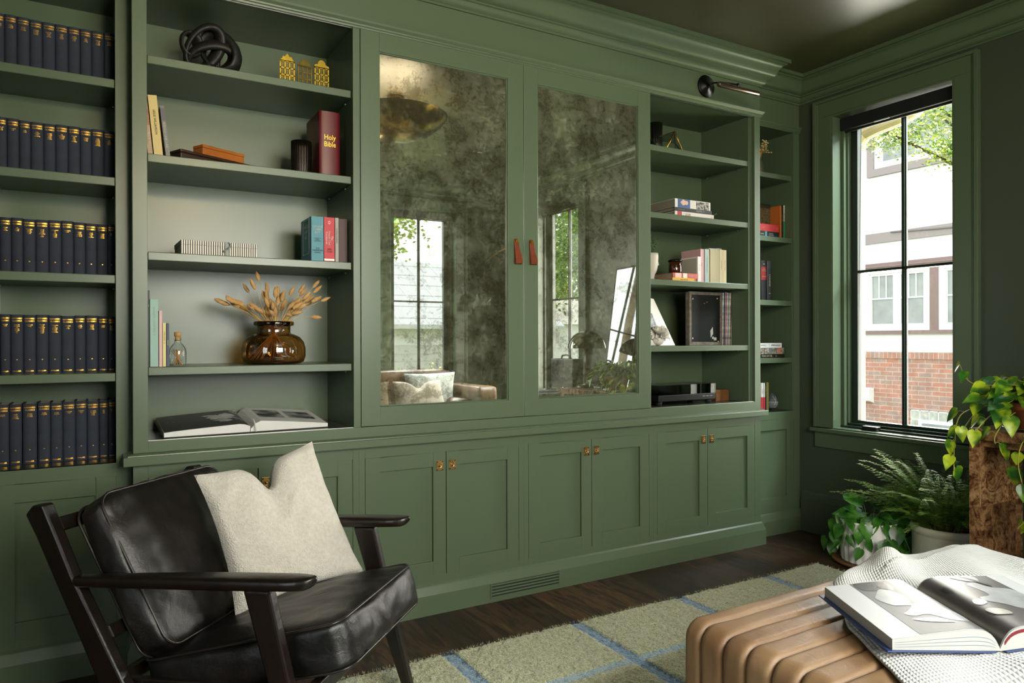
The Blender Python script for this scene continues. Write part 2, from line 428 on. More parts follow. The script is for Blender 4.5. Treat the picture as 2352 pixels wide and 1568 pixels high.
window(4, basis((1.2, YB, 0), (1, 0, 0), (0, -1, 0), (0, 0, 1)), .9)  # made-up window behind the camera, added to house a fill light
window(5, basis((XL, .2, 0), (0, 1, 0), (-1, 0, 0), (0, 0, 1)), .8)  # unseen window added in front of the left fill light

# ================================================================ BOOKCASES
def frame_boxes(m, rects, y0, y1):
    for a, b, c, d in rects: m.box(a, b, y0, y1, c, d)
PL = [(0, 0), (.02, 0), (.02, .084), (.0085, .117), (.0075, .121), (0, .1285)]
BD = [(.0, 2.432), (.005, 2.432), (.006, 2.438), (.01, 2.441), (.011, 2.447), (.009, 2.449), (.013, 2.453), (.017, 2.457), (.02, 2.463), (.02, 2.467), (.0, 2.468)]
LG = [(0, .7345), (.029, .7345), (.030, .7375), (.030, .7615), (.0285, .7645), (.017, .765), (.0165, .768), (.012, .7705), (.006, .772), (0, .774)]
def shelf(parent, x0, x1, y0, z, t=.03, y1=3.19, name='shelf'):
    m = MB(); m.box(x0, x1, y0, y1, z-t, z); return m.build(name, PAINT, parent, bev=.0025)
def side_walls(parent, x0, x1, y0, z0, z1, top=True):
    m = MB(); m.box(x0-.018, x0, y0, 3.2, z0, z1); m.build('side_panel', PAINT, parent)
    m = MB(); m.box(x1, x1+.018, y0, 3.2, z0, z1); m.build('side_panel', PAINT, parent)
# ---- central upper bookcase
bc = T('bookcase', 'large built-in green bookcase with open shelves each side of two mirrored doors', 'bookcase', (1.683, 3.0, .774))
m = MB(); F = YF; zt = 2.434
frame_boxes(m, [(X0, .146, .7745, 2.6065), (.146, 3.221, .7745, .815), (3.221, X1, .7745, 2.6065), (.146, 3.221, zt, 2.6065), (.8866, .9165, .815, zt)], F, F+.02)
m.build('face_frame', PAINT, bc, bev=.0015)
for q in (X0, X1-.018): m = MB(); m.box(q, q+.018, F+.02, 3.2, .7745, 2.74); m.build('outer_side', PAINT, bc)
m = MB(); m.box(X0+.018, X1-.018, 3.19, 3.2, .79, 2.5); m.build('back_panel', PAINT, bc)
m = MB(); m.box(X0+.018, X1-.018, F+.02, 3.19, .797, .8145); m.build('bottom_panel', mat('green_deep', '353e32', .2), bc)
m = MB(); m.box(X0+.018, X1-.018, F+.02, 3.19, 2.4345, 2.452); m.build('top_panel', PAINT, bc)
for x in (.146-.018, .887, 2.40, 3.192):
    m = MB(); m.box(x, x+(.03 if x > 3 else .018), F+.02, 3.19, .815, 2.434); m.build('divider', PAINT, bc)
m = MB(); m.sweep([(X1, YR), (X1, F), (X0, F), (X0, YR)], BD); m.build('bead_moulding', PAINT, bc, recalc=False)
for q in ((.146, .8866, F+.004, F+.01, .8152, .8172), (2.45, 3.215, F+.004, F+.01, .8152, .8172), (2.45, 3.215, F+.006, F+.012, 2.4295, 2.4335), (.146, .8866, F+.006, F+.012, 2.4295, 2.4335)):
    m = MB(); m.box(*q); m.build('door_track', mat('alu', 'c8c8c2', .3, 1.), bc)
for z in (2.182, 1.833, 1.4845, 1.0745): shelf(bc, .148, .886, 2.828, z)
for z in (2.181, 1.832, 1.483, 1.135): shelf(bc, 2.42, 3.191, 2.828, z)
m = MB()
for z in (2.15, 1.80, 1.451, 1.104, 1.043):
    for y in (2.9, 3.14):
        if z != 1.104: m.cyl((.886, y, z-.004), (.88, y, z-.004), .0035, n=8)
        if z != 1.043: m.cyl((3.192, y, z-.004), (3.185, y, z-.004), .0035, n=8)
m.build('shelf_pins', mat('nickel', 'd0d0cc', .3, 1.), bc)
# mirrored doors
def mirror_mat():
    m, n, L, b = nodes_of('antique_mirror')
    tc = n.new('ShaderNodeTexCoord')
    n1 = n.new('ShaderNodeTexNoise'); n1.inputs['Scale'].default_value = 7; n1.inputs['Detail'].default_value = 9; n1.inputs['Roughness'].default_value = .62; n1.inputs['Distortion'].default_value = .5
    n2 = n.new('ShaderNodeTexNoise'); n2.inputs['Scale'].default_value = 48; n2.inputs['Detail'].default_value = 8; n2.inputs['Roughness'].default_value = .75; n2.inputs['Distortion'].default_value = 1.2
    L.new(tc.outputs['Object'], n1.inputs['Vector']); L.new(tc.outputs['Object'], n2.inputs['Vector'])
    ml = n.new('ShaderNodeMath'); ml.operation = 'MULTIPLY'; L.new(n1.outputs['Fac'], ml.inputs[0]); L.new(n2.outputs['Fac'], ml.inputs[1])
    rs = ramp(n, [(.27, '000000'), (.31, 'b8b8b8'), (.40, '303030')])    # rust / silver loss veins
    L.new(ml.outputs[0], rs.inputs['Fac'])
    rc = ramp(n, [(.36, 'cfd0c4'), (.56, 'eceee6')]); L.new(n1.outputs['Fac'], rc.inputs['Fac'])
    # haze (diffuse) part
    df = n.new('ShaderNodeBsdfDiffuse'); rd = ramp(n, [(.36, '48483a'), (.50, '868c70'), (.64, 'b0b49a')]); L.new(n2.outputs['Fac'], rd.inputs['Fac']); L.new(rd.outputs[0], df.inputs['Color'])
    gl = n.new('ShaderNodeBsdfGlossy'); gl.inputs['Roughness'].default_value = .012; L.new(rc.outputs[0], gl.inputs['Color'])
    hz = n.new('ShaderNodeMapRange'); hz.inputs['From Min'].default_value = .40; hz.inputs['From Max'].default_value = .70; hz.inputs['To Min'].default_value = .08; hz.inputs['To Max'].default_value = .34
    L.new(n1.outputs['Fac'], hz.inputs['Value'])
    vn = n.new('ShaderNodeMapRange'); vn.inputs['From Min'].default_value = .232; vn.inputs['From Max'].default_value = .185; vn.inputs['To Min'].default_value = 0; vn.inputs['To Max'].default_value = .38
    L.new(ml.outputs[0], vn.inputs['Value'])
    ms = n.new('ShaderNodeMixShader'); L.new(hz.outputs[0], ms.inputs[0]); L.new(gl.outputs[0], ms.inputs[1]); L.new(df.outputs[0], ms.inputs[2])
    dk = n.new('ShaderNodeBsdfDiffuse'); dk.inputs['Color'].default_value = (*lin('3a3524'), 1)
    m2 = n.new('ShaderNodeMixShader'); L.new(vn.outputs[0], m2.inputs[0]); L.new(ms.outputs[0], m2.inputs[1]); L.new(dk.outputs[0], m2.inputs[2])
    L.new(m2.outputs[0], n['Material Output'].inputs[0])
    return m
MIR = mirror_mat()
LEA = mat('cognac_leather', '743416', .38, var=(40, '58240e', .3), bump=(300, .1))
def mdoor(x0, x1, g0, g1, side):
    d = MB(); z0, z1, a, b = .8178, 2.433, .8950, 2.3565
    d.m = 0
    for q in ((x0, g0, z0, z1), (g1, x1, z0, z1), (g0, g1, z0, a), (g0, g1, b, z1)): d.box(q[0], q[1], YF-.002, YF+.02, q[2], q[3])
    o = d.build('door', PAINT, bc, bev=.0012)
    d = MB(); d.box(g0-.004, g1+.004, YF+.009, YF+.013, a-.004, b+.004); mo = d.build('mirror_glass', MIR, o); mo['label'] = 'antiqued mirror glass'
    d = MB(); e = .005
    for q in ((g0, g0+e, a, b), (g1-e, g1, a, b), (g0, g1, a, a+e), (g0, g1, b-e, b)): d.box(q[0], q[1], YF+.003, YF+.0095, q[2], q[3])
    d.build('stop_bead', PAINT, o, bev=.001)
    x = (g1+x1)/2 if side > 0 else (x0+g0)/2
    d = MB(); h = .100; pts = []
    prof = [(0, .013), (-.004, 0), (-.006, -.02), (-.010, -.045), (-.016, -.07), (-.020, -.088), (-.016, -.1), (-.008, -.103), (-.002, -.1), (-.001, -.07), (-.001, 0)]
    wd = [.0075, .0125, .0125, .014, .0165, .018, .018, .018, .017, .013, .012]
    zc = 1.618
    rr = []
    for (dy, dz), ww in zip(prof, wd):
        y = YF-.002+dy
        rr.append([(x-ww+.012*min(1, -dz/.1 if dz < 0 else 0)*.6, y-.0015, zc+dz), (x+ww+.012*.6*min(1, -dz/.1 if dz < 0 else 0), y-.0015, zc+dz), (x+ww+.0072*min(1, -dz/.1 if dz < 0 else 0), y+.0012, zc+dz+.001), (x-ww+.0072*min(1, -dz/.1 if dz < 0 else 0), y+.0012, zc+dz+.001)])
    d.rings(rr, smooth=False); po = d.build('pull_strap', LEA, o, bev=.001)
    d = MB(); d.cyl((x, YF-.013, zc+.001), (x, YF-.002, zc+.001), .0075, n=20); d.cyl((x, YF-.0145, zc+.001), (x, YF-.013, zc+.001), .004, n=16)
    d.build('brass_stud', BRASS, o)
mdoor(.9180, 1.6885, .9970, 1.6055, 1)
mdoor(1.6905, 2.4496, 1.7655, 2.3685, -1)

# ---- ledge that crowns the base cabinets
m = MB(); m.sweep([(X1, YR), (X1, YF), (X0, YF), (X0, YR)], LG); m.box(X0, X1, YF, 3.2, .7345, .774)
tag(m.build('countertop', PAINT, recalc=False), 'long moulded green ledge under the mirrored doors, on top of the base cabinets', 'countertop')
# ---- base cabinets
LATCH = mat('antique_brass', 'a98a58', .38, 1.0, var=(60, '7c6238', .3))
def latch(parent, x, z, y):
    d = MB(); d.box(x-.0165, x+.0165, y-.003, y, z-.0215, z+.0215); lo = d.build('latch', LATCH, parent, bev=.0012)
    d = MB()
    for sx in (-1, 1):
        for sz in (-1, 1): d.cyl((x+sx*.012, y-.0042, z+sz*.0165), (x+sx*.012, y-.003, z+sz*.0165), .0026, n=10)
    d.build('screws', mat('screw_dark', '1a1208', .5, .6), lo)
    d = MB(); Mx = basis((x, y-.003, z), (1, 0, 0), (0, 0, 1), (0, -1, 0))
    d.lathe([(.0105, 0), (.0115, .0015), (.0095, .0025), (.008, .0006), (.0045, .0006), (.0045, .003), (.0034, .0055), (.0005, .0062)], n=22, M=Mx); d.build('ring', LATCH, lo)
def cab_door(parent, x0, x1, z0, z1, y, st=.06, latchx=None):
    g = .0015; x0 += g; x1 -= g; d = MB(); t = .02
    for q in ((x0, x0+st, z0, z1), (x1-st, x1, z0, z1), (x0+st, x1-st, z0, z0+st), (x0+st, x1-st, z1-st, z1)): d.box(q[0], q[1], y, y+t, q[2], q[3])
    d.box(x0+st-.003, x1-st+.003, y+.011, y+.015, z0+st-.003, z1-st+.003)
    o = d.build('door', PAINT, parent, bev=.001)
    if latchx: latch(o, latchx, z1-.0575, y)
    return o
cabs = [(X0, .9070, .1456, .5161, .8820, 'leftmost base cabinet, mostly hidden behind the leather armchair'),
        (.9070, 1.6863, .9325, 1.2952, 1.6606, 'green base cabinet with paired doors just right of the armchair'),
        (1.6863, 2.4637, 1.7120, 2.0728, 2.4377, 'green base cabinet with paired doors under the right mirrored door'),
        (2.4637, X1, 2.4897, 2.8500, 3.2187, 'green base cabinet with paired doors at the right end, below the record shelves')]
for i, (a, b, c, g, d_, lab) in enumerate(cabs):
    t = T('base_cabinet', lab, 'cabinet', ((a+b)/2, 3.0, 0), group='base cabinets under the bookcase')
    m = MB(); frame_boxes(m, [(a, c, .0, .7345), (d_, b, 0, .7345), (c, d_, 0, .160), (c, d_, .6858, .7345)], YF, YF+.02); m.build('face_frame', PAINT, t, bev=.0008)
    m = MB(); m.box(a+.001, a+.018, YF+.02, 3.19, 0, .734); m.box(b-.018, b-.001, YF+.02, 3.19, 0, .734); m.box(a+.018, b-.018, YF+.02, 3.19, .14, .158); m.build('carcass', PAINT, t)
    cab_door(t, c, g, .160, .6858, YF, latchx=g-.0312)
    cab_door(t, g, d_, .160, .6858, YF, latchx=g+.0285)
m = MB(); m.sweep([(X1, YR), (X1, YF), (X0, YF), (X0, YR)], PL); tag(m.build('plinth', PAINT, recalc=False), 'moulded green plinth along the foot of the central base cabinets', 'plinth')
# floor vent in the plinth
vt = T('floor_vent', 'slotted green air vent let into the plinth right of the armchair', 'vent', (1.685, YF-.02, .02))
m = MB(); m.box(1.505, 1.865, YF-.0212, YF-.0202, .0215, .0805); m.build('backing', mat('vent_dark', '141a14', .7), vt)
m = MB()
for k in range(5):
    z = .0225+k*.0135; m.box(1.504, 1.866, YF-.0235, YF-.0212, z-.0045, z+.0025)
m.box(1.5, 1.506, YF-.0235, YF-.0205, .018, .083); m.box(1.864, 1.87, YF-.0235, YF-.0205, .018, .083)
m.build('slat', PAINT, vt)

# ---- side towers
def tower(x0, x1, ox0, ox1, lab, shelves, doorx, dz, y=YR, latches=False, wall_side=1):
    t = T('bookcase', lab, 'bookcase', ((x0+x1)/2, 3.05, 0))
    m = MB(); frame_boxes(m, [(x0, ox0, .0, 2.6065), (ox1, x1, 0, 2.6065), (ox0, ox1, 0, .154), (ox0, ox1, .6855, .7325), (ox0, ox1, 2.434, 2.6065)], y, y+.02); m.build('face_frame', PAINT, t, bev=.001)
    m = MB(); m.box(ox0-.018, ox0, y+.02, 3.2, 0, 2.5); m.box(ox1, ox1+.018, y+.02, 3.2, 0, 2.5); m.build('side_panel', PAINT, t)
    m = MB(); m.box(ox0-.018, ox1+.018, 3.19, 3.2, 0, 2.5); m.build('back_panel', PAINT, t)
    m = MB(); m.box(ox0, ox1, y+.001, 3.19, .7145, .7325); m.build('bottom_panel', mat('green_deep', '353e32', .2), t)
    m = MB(); m.box(ox0, ox1, y+.02, 3.19, 2.4345, 2.45); m.build('top_panel', PAINT, t)
    for z in shelves: shelf(t, ox0+.001, ox1-.001, y+.012, z, t=.031)
    m = MB(); m.sweep([(x1, y), (x0, y)], BD); m.build('bead_moulding', PAINT, t, recalc=False)
    m = MB(); m.sweep([(x1, y), (x0, y)], PL); m.build('plinth', PAINT, t, recalc=False)
    for a, b in doorx: cab_door(t, a, b, .154, .6855, y, st=.063)
    m = MB()
    for z in shelves:
        for px in (ox0, ox1-.006): m.cyl((px, 3.15, z-.035), (px+.006, 3.15, z-.035), .0035, n=8)
    m.build('shelf_pins', mat('nickel', 'd0d0cc', .3, 1.), t)
tower(-.60, X0-.0005, -.315, .0503, 'recessed green bookcase at the left filled with navy volumes', (2.106, 1.755, 1.405, 1.0535), [(-.315, .0505)], 0)
tower(X1+.0005, XR-.001, 3.30, 3.684, 'narrow recessed green bookcase in the corner beside the window', (2.170, 1.788, 1.404, 1.056), [(3.30, 3.684)], 0)
# ================================================================ BOOKS
def book(name, lab, w, h, d, col, M, texts=(), bands=(), cat='book', group=None, rough=.5, round_=0., pages=PAGES, cmat=None, board=.0022, side=None):
    """upright in local space: spine faces -Y, thickness along X, height Z.  M places it (spine bottom centre)."""
    t = T(name, lab, cat, M=M, group=group)
    cv = cmat or cm(col, rough); b = board
    m = MB(); m.box(-w/2, -w/2+b, 0, d, 0, h); m.box(w/2-b, w/2, 0, d, 0, h)
    if round_:
        n = 8; ring = [(-w/2+w*k/n, -round_*sin(pi*k/n)**.7) for k in range(n+1)]
        poly = ring + [(w/2, b), (-w/2, b)]; m.prism(poly, 0, h, sm=True)
    else: m.box(-w/2, w/2, -.0005, b, 0, h)
    m.build('cover', cv, t, local=True)
    m = MB(); e = .003 if h > .1 else .001
    m.box(-w/2+b, w/2-b, b, d-e, e, h-e); m.build('pages', pages, t, local=True)
    bd = (lambda x, y: round_*max(0, sin(pi*min(1, max(0, (x/w+.5)))))**.7) if round_ else None
    k = 0
    for z0, z1, c in bands:
        m = MB()
        if round_: m.prism([(x*.985, y-.0006) for x, y in ring]+[(w/2*.98, 0), (-w/2*.98, 0)], z0, z1, sm=True)
        else: m.box(-w/2+.0003, w/2-.0003, -.0011, 0, z0, z1)
        m.build('spine_band', cm(c, rough), t, local=True)
    for s_, size, c, z, o_, *ex in texts:
        m = MB(); sx = ex[0] if ex else 1; xo = ex[1] if len(ex) > 1 else 0
        if o_ == 'h': Mx = basis((xo, -.0014-round_, z), (1, 0, 0), (0, 0, 1), (0, -1, 0))
        elif o_ == 'v': Mx = basis((xo, -.0014-round_, z), (0, 0, -1), (1, 0, 0), (0, -1, 0))
        else: Mx = basis((xo, -.0014-round_, z), (0, 0, 1), (-1, 0, 0), (0, -1, 0))
        m.text(s_, size, Mx, sx=sx, bold=.03 if size < .02 else 0)
        m.build('lettering', cm(c, .5) if c != 'gold' else GOLD, t, local=True, recalc=False)
    if side: side(t)
    return t
def up(x, y, z, rz=0, ry=0, rx=0): return TR(x, y, z) @ R(rz, 'Z') @ R(ry, 'Y') @ R(rx, 'X')
def flat(x, y, z, rz=0):
    """book lying down, spine to the front, spine text reading left to right, front cover up; x,z = left bottom of spine"""
    return TR(x, y, z) @ R(rz, 'Z') @ basis((0, 0, 0), (0, 0, 1), (0, 1, 0), (-1, 0, 0))
def lying(name, lab, x0, x1, z, t, d, col, y, texts=(), rz=0, **k):
    h = x1-x0
    M = flat(x1, y, z+t/2, rz) if not rz else TR(x0, y, z+t/2) @ R(rz, 'Z') @ TR(h, 0, 0) @ basis((0, 0, 0), (0, 0, 1), (0, 1, 0), (-1, 0, 0))
    return book(name, lab, t, h, d, col, M, texts=texts, **k)

# ---- the fifty navy volumes
NAVY = mat('navy_cloth', '262c3a', .75, var=(26, '1a1e28', .3), bump=(500, .12))
TITLES = ['FRANKLIN\nWOOLMAN\nPENN', 'PLATO\nEPICTETUS\nAURELIUS', 'BACON\nMILTON\nBROWNE', 'COMPLETE\nPOEMS IN\nENGLISH\nMILTON', 'ESSAYS AND\nENGLISH\nTRAITS\nEMERSON', 'POEMS\nAND\nSONGS\nBURNS', 'CONFESSIONS\nOF ST AUGUSTINE\nIMITATION\nOF CHRIST', 'NINE\nGREEK\nDRAMAS', 'LETTERS AND\nTREATISES\nOF CICERO\nAND PLINY', 'WEALTH OF\nNATIONS\nADAM SMITH',
 'ORIGIN OF\nSPECIES\nDARWIN', "PLUTARCH'S\nLIVES", 'VIRGIL\nAENEID', 'DON\nQUIXOTE\nPART I\nCERVANTES', "PILGRIM'S\nPROGRESS\nDONNE\nHERBERT\nWALTON", 'THE\nTHOUSAND\nAND ONE\nNIGHTS', 'FOLK-LORE\nAND\nFABLE\nAESOP\nANDERSEN', 'MODERN\nENGLISH\nDRAMA', 'FAUST\nEGMONT\nDOCTOR\nFAUSTUS\nGOETHE\nMARLOWE', 'THE\nDIVINE\nCOMEDY\nDANTE',
 'I PROMESSI\nSPOSI\nMANZONI', 'THE\nODYSSEY\nHOMER', 'TWO YEARS\nBEFORE\nTHE MAST\nDANA', 'ON THE\nSUBLIME\nFRENCH\nREVOLUTION\nETC\nBURKE', 'AUTOBIOGRAPHY\nETC\nJ S MILL\nESSAYS AND\nADDRESSES\nT CARLYLE', 'CONTINENTAL\nDRAMA', 'ENGLISH\nESSAYS\nSIDNEY TO\nMACAULAY', 'ESSAYS\nENGLISH\nAND\nAMERICAN', 'VOYAGE\nOF THE\nBEAGLE\nDARWIN', 'SCIENTIFIC\nPAPERS',
 'AUTOBIOGRAPHY\nOF CELLINI', 'LITERARY AND\nPHILOSOPHICAL\nESSAYS\nMONTAIGNE\nSAINTE BEUVE\nRENAN\nETC', 'VOYAGES AND\nTRAVELS', 'FRENCH AND\nENGLISH\nPHILOSOPHERS\nDESCARTES\nVOLTAIRE\nROUSSEAU\nHOBBES', 'CHRONICLE\nAND\nROMANCE\nFROISSART\nMALORY\nHOLINSHED', 'MACHIAVELLI\nMORE\nLUTHER', 'LOCKE\nBERKELEY\nHUME', 'HARVEY\nJENNER\nLISTER\nPASTEUR', 'FAMOUS\nPREFACES', 'ENGLISH\nPOETRY 1\nCHAUCER\nTO GRAY',
 'ENGLISH\nPOETRY 2', 'ENGLISH\nPOETRY 3\nTENNYSON\nTO WHITMAN', 'AMERICAN\nHISTORICAL\nDOCUMENTS', 'SACRED\nWRITINGS\n1', 'SACRED\nWRITINGS\n2', 'ELIZABETHAN\nDRAMA\n1', 'ELIZABETHAN\nDRAMA\n2', 'THOUGHTS\nAND MINOR\nWORKS\nPASCAL', 'EPIC\nAND\nSAGA', 'READING\nGUIDE']
rowx = [[-.309, -.276, -.241, -.205, -.169, -.131, -.093, -.057, -.022, .017, .049], [-.305, -.270, -.236, -.203, -.166, -.131, -.094, -.058, -.023, .015, .049],
        [-.291, -.259, -.226, -.19, -.152, -.115, -.079, -.043, -.008, .026, .05], [-.291, -.262, -.226, -.19, -.154, -.116, -.077, -.043, -.005, .026, .05],
        [-.302, -.267, -.231, -.186, -.149, -.113, -.075, -.04, -.003, .026, .053]]
rowz = [2.106, 1.755, 1.405, 1.0535, .7325]; rowh = [.209, .196, .198, .208, .215]
rown = ['top', 'second', 'third', 'fourth', 'bottom']; ordn = ['first', 'second', 'third', 'fourth', 'fifth', 'sixth', 'seventh', 'eighth', 'ninth', 'tenth']
hv_me = None
crest = None
def crest_mb(m, z, w):
    # embossed oval shield low on the spine
    pts = [(.0075*sin(2*pi*k/20)*(1.0 if cos(2*pi*k/20) > 0 else .8), -.0042-.0*k, z+.012*cos(2*pi*k/20)) for k in range(21)]
    m.tube(pts, .0004, n=4, caps=False)
for r_ in range(5):
    for k in range(10):
        a, b = rowx[r_][k]*1.037, rowx[r_][k+1]*1.037
        if r_ < 2 and k == 9: b = .0490*1.02
        if k == 9: b = min(b, .0495)
        if k == 0: a = max(a, -.3145)
        wd = b-a-.0008
        if wd < .012: continue
        vol = r_*10+k+1
        if r_ == 4 and k == 2: wd -= .004
        h = rowh[r_]*(1+random.uniform(-.012, .008)); d = .128
        lab = 'navy cloth gilt-spined volume, %s from left, %s shelf of left bookcase' % (ordn[k], rown[r_])
        t = T('book', lab, 'book', M=TR((a+b)/2-.0003, 3.052+random.uniform(0, .004), rowz[r_]+.0002), group='navy volumes in the left bookcase')
        if hv_me is None:
            m = MB(); W_ = .036
            m.box(-W_/2, -W_/2+.0025, 0, d, 0, .2); m.box(W_/2-.0025, W_/2, 0, d, 0, .2)
            n = 10; ring = [(-W_/2+W_*q/n, -.0055*sin(pi*q/n)**.55) for q in range(n+1)]
            m.prism(ring+[(W_/2, .002), (-W_/2, .002)], 0, .2, sm=True)
            c0 = m.build('cover', NAVY, t, local=True, bev=.0006)
            m = MB(); m.box(-W_/2+.0025, W_/2-.0025, .002, d-.003, .003, .196); p0 = m.build('pages', PAGES, t, local=True)
            hv_me = (c0, p0)
            cs = (c0, p0)
        else:
            cs = []
            for q in hv_me:
                c = q.copy(); COL.objects.link(c); c.parent = t; c.matrix_parent_inverse = Matrix(); cs.append(c)
        for c in cs: c.scale = (wd/.036, 1, h/.2)
        bd = lambda x, y, w_=wd: .0055*max(0, sin(pi*min(1, max(0, x/w_+.5))))**.55
        m = MB(); B = lambda z: basis((0, -.0004, z), (1, 0, 0), (0, 0, 1), (0, -1, 0))
        sx = min(1, wd/.037)
        m.text('HARVARD', .0072, B(h-.0135), sx=1.0*sx, bend=bd, bold=.04)
        m.text('CLASSICS', .0072, B(h-.0222), sx=1.0*sx, bend=bd, bold=.04)
        tt = TITLES[vol-1].split('\n'); mw = max(len(q) for q in tt)
        for i, q in enumerate(tt): m.text(q, .0042, B(h-.036-i*.0049), sx=min(.85, 7.2/mw)*sx, bend=bd)
        m.build('gilt_lettering', GOLD, t, local=True, recalc=False); m = MB()
        m.text(str(vol), .0052, B(h*.235 if r_ > 1 else h*.075), sx=.9, bend=bd, bold=.06)
        m.build('volume_number', GOLD, t, local=True, recalc=False); m = MB()
        if r_ > 2: m.text('COLLIER', .0062, B(.0085), sx=1.05*sx, bend=lambda x, y, w_=wd: .0055*max(0, sin(pi*min(1, max(0, x/w_+.5))))**.55, bold=.02)
        if r_ > 2: m.build('publisher_lettering', GOLD, t, local=True, recalc=False)
        if r_ > 1:
            m = MB(); crest_mb(m, h*.235-.022, wd); o = m.build('embossed_crest', mat('crest_blind', '1c1f28', .6), t, local=True, recalc=False)

# ================================================================ CENTRE-LEFT SHELVES
ZS = [2.1822, 1.8332, 1.4847, 1.0747, .8148]
# knot sculpture: interlocked rings of black wood
t = T('knot_sculpture', 'black interlocked ring sculpture on the top shelf', 'sculpture', (.37, 2.96, ZS[0]))
KM = mat('charred_wood', '141311', .55, var=(30, '1e1c19', .3), bump=(60, .25))
m = MB()
def ring(m, c, rx, rz, tilt, yaw, r, roll=0, flatk=.55):
    Mx = TR(*c) @ R(yaw, 'Z') @ R(tilt, 'X') @ R(roll, 'Y'); N = 40; n = 10; rr = []
    for i in range(N+1):
        a = 2*pi*i/N; w_ = r*(1+.45*sin(a+1)); ctr = V((rx*cos(a), 0, rz*sin(a))); nr = V((cos(a), 0, sin(a)))
        rr.append([Mx @ (ctr + nr*(w_*flatk*cos(2*pi*k/n)) + V((0, 1, 0))*(w_*1.25*sin(2*pi*k/n))) for k in range(n)])
    m.rings(rr, cap=False)
ring(m, (.345, 2.95, ZS[0]+.106), .052, .088, 18, 12, .026, 26)
ring(m, (.405, 2.95, ZS[0]+.096), .058, .082, -14, -28, .025, -38)
ring(m, (.375, 2.96, ZS[0]+.074), .082, .050, 30, 6, .024, -22)
ring(m, (.300, 2.955, ZS[0]+.112), .036, .046, -8, 30, .016, 12)
ring(m, (.435, 2.945, ZS[0]+.071), .034, .058, 12, -20, .018, 14)
m.build('rings', KM, t)
# little brass canal houses
BR2 = mat('brass_stamped', 'a88c34', .3, 1.0, var=(50, '806824', .3))
def canal(x, w, h, top, seed, ry=0):
    names = {'bell': 'small brass canal house with an ornate bell gable, leftmost of the three', 'step': 'small darker brass canal house with a stepped gable, middle of the three', 'neck': 'small brass canal house with a rounded gable, rightmost of the three'}
    t = T('canal_house', names[top], 'figurine', M=TR(x, 2.935, ZS[0]+.0006) @ R(ry, 'Z'), group='brass canal houses')
    wm = BR2 if top != 'step' else mat('brass_dull', '6e5f30', .4, 1., var=(50, '4d4220', .3))
    cols = 3; rows = 4; bh = h*.78
    m = MB(); th = .003
    xs = [-w/2]; ww = w*.2; gp = (w-cols*ww)/(cols+1)
    for c in range(cols): m.box(-w/2+gp*(c+1)+ww*c-gp, -w/2+gp*(c+1)+ww*c, 0, th, 0, bh)
    m.box(w/2-gp, w/2, 0, th, 0, bh)
    for r in range(rows+1):
        z = bh*r/rows; m.box(-w/2, w/2, 0, th, max(0, z-.0035), z+.003)
    if top == 'bell': poly = [(-w/2, bh), (-w*.32, bh+.012), (-w*.30, bh+h*.13), (-w*.16, bh+h*.13), (0, bh+h*.22), (w*.16, bh+h*.13), (w*.30, bh+h*.13), (w*.32, bh+.012), (w/2, bh)]
    elif top == 'step': poly = [(-w/2, bh-.004), (-w/2, bh+.006), (-w*.36, bh+.006), (-w*.36, bh+.016), (-w*.22, bh+.016), (-w*.22, bh+.026), (-w*.08, bh+.026), (-w*.08, bh+h*.22), (w*.08, bh+h*.22), (w*.08, bh+.026), (w*.22, bh+.026), (w*.22, bh+.016), (w*.36, bh+.016), (w*.36, bh+.006), (w/2, bh+.006), (w/2, bh-.004)]
    else: poly = [(-w/2, bh), (-w/2, bh+.01), (-w*.30, bh+.014)] + [(w*.27*cos(a), bh+.014+h*.13*sin(a)) for a in [pi-pi*q/10 for q in range(11)]] + [(w*.30, bh+.014), (w/2, bh+.01), (w/2, bh)]
    m.prism(poly, 0, th, M=basis((0, th, 0), (1, 0, 0), (0, 0, 1), (0, -1, 0)))
    m.box(-w/2, w/2, 0, .03, 0, .0015)
    m.build('facade', wm, t, local=True, bev=.0003, seg=1)
    m = MB()
    for c in range(cols):
        for r in range(rows):
            x_ = -w/2+gp*(c+1)+ww*c; z = bh*r/rows+.003
            m.box(x_+ww*.44, x_+ww*.56, .0008, .0022, z, bh*(r+1)/rows-.003); m.box(x_, x_+ww, .0008, .0022, z+bh/rows*.5, z+bh/rows*.5+.0012)
    m.cyl((0, -.0004, bh+h*.06), (0, .0006, bh+h*.06), .004, n=14)
    m.build('window_bars', wm, t, local=True)
canal(.6575, .060, .142, 'bell', 1)
canal(.7275, .060, .132, 'step', 2, 3)
canal(.796, .060, .140, 'neck', 3)
# second shelf
z = ZS[1]
book('book', 'leaning tan book with red spine lettering, leftmost on the second shelf', .016, .232, .17, 'a9876a', up(.161, 2.88, z+.002, ry=-5.5), [('POSTSECRET', .016, 'b5543c', .150, 'v', .85), ('FRANK WARREN', .011, 'e8dccb', .052, 'v', .85)])
book('book', 'leaning yellow-ochre book by the left end of the second shelf', .029, .222, .17, 'c2ab6b', up(.1875, 2.88, z+.003, ry=-5.5), [('LESLIE WILLIAMSON', .0105, '2a2a22', .125, 'v', .95)])
book('book', 'leaning slim grey book, third and shortest of the leaning books', .0145, .19, .15, '6f6b6a', up(.219, 2.88, z+.002, ry=-6.5), [('IKEBANA UNBOUND', .0105, 'e6e2dc', .082, 'v', .95)], bands=[(.135, .18, '56525a')])
WD = mat('dark_walnut_box', '3a2314', .45, var=(18, '22130b', .3), bump=(40, .2)); WO = mat('orange_wood', 'b0692a', .4, var=(10, '96521b', .3), bump=(30, .15))
t = T('wooden_box', 'long dark walnut box with worn edges lying on the second shelf', 'box', M=TR(.262, 2.90, z+.0003) @ R(26, 'Z'))
m = MB(); m.box(0, .31, 0, .10, 0, .036); m.build('body', WD, t, local=True, bev=.003)
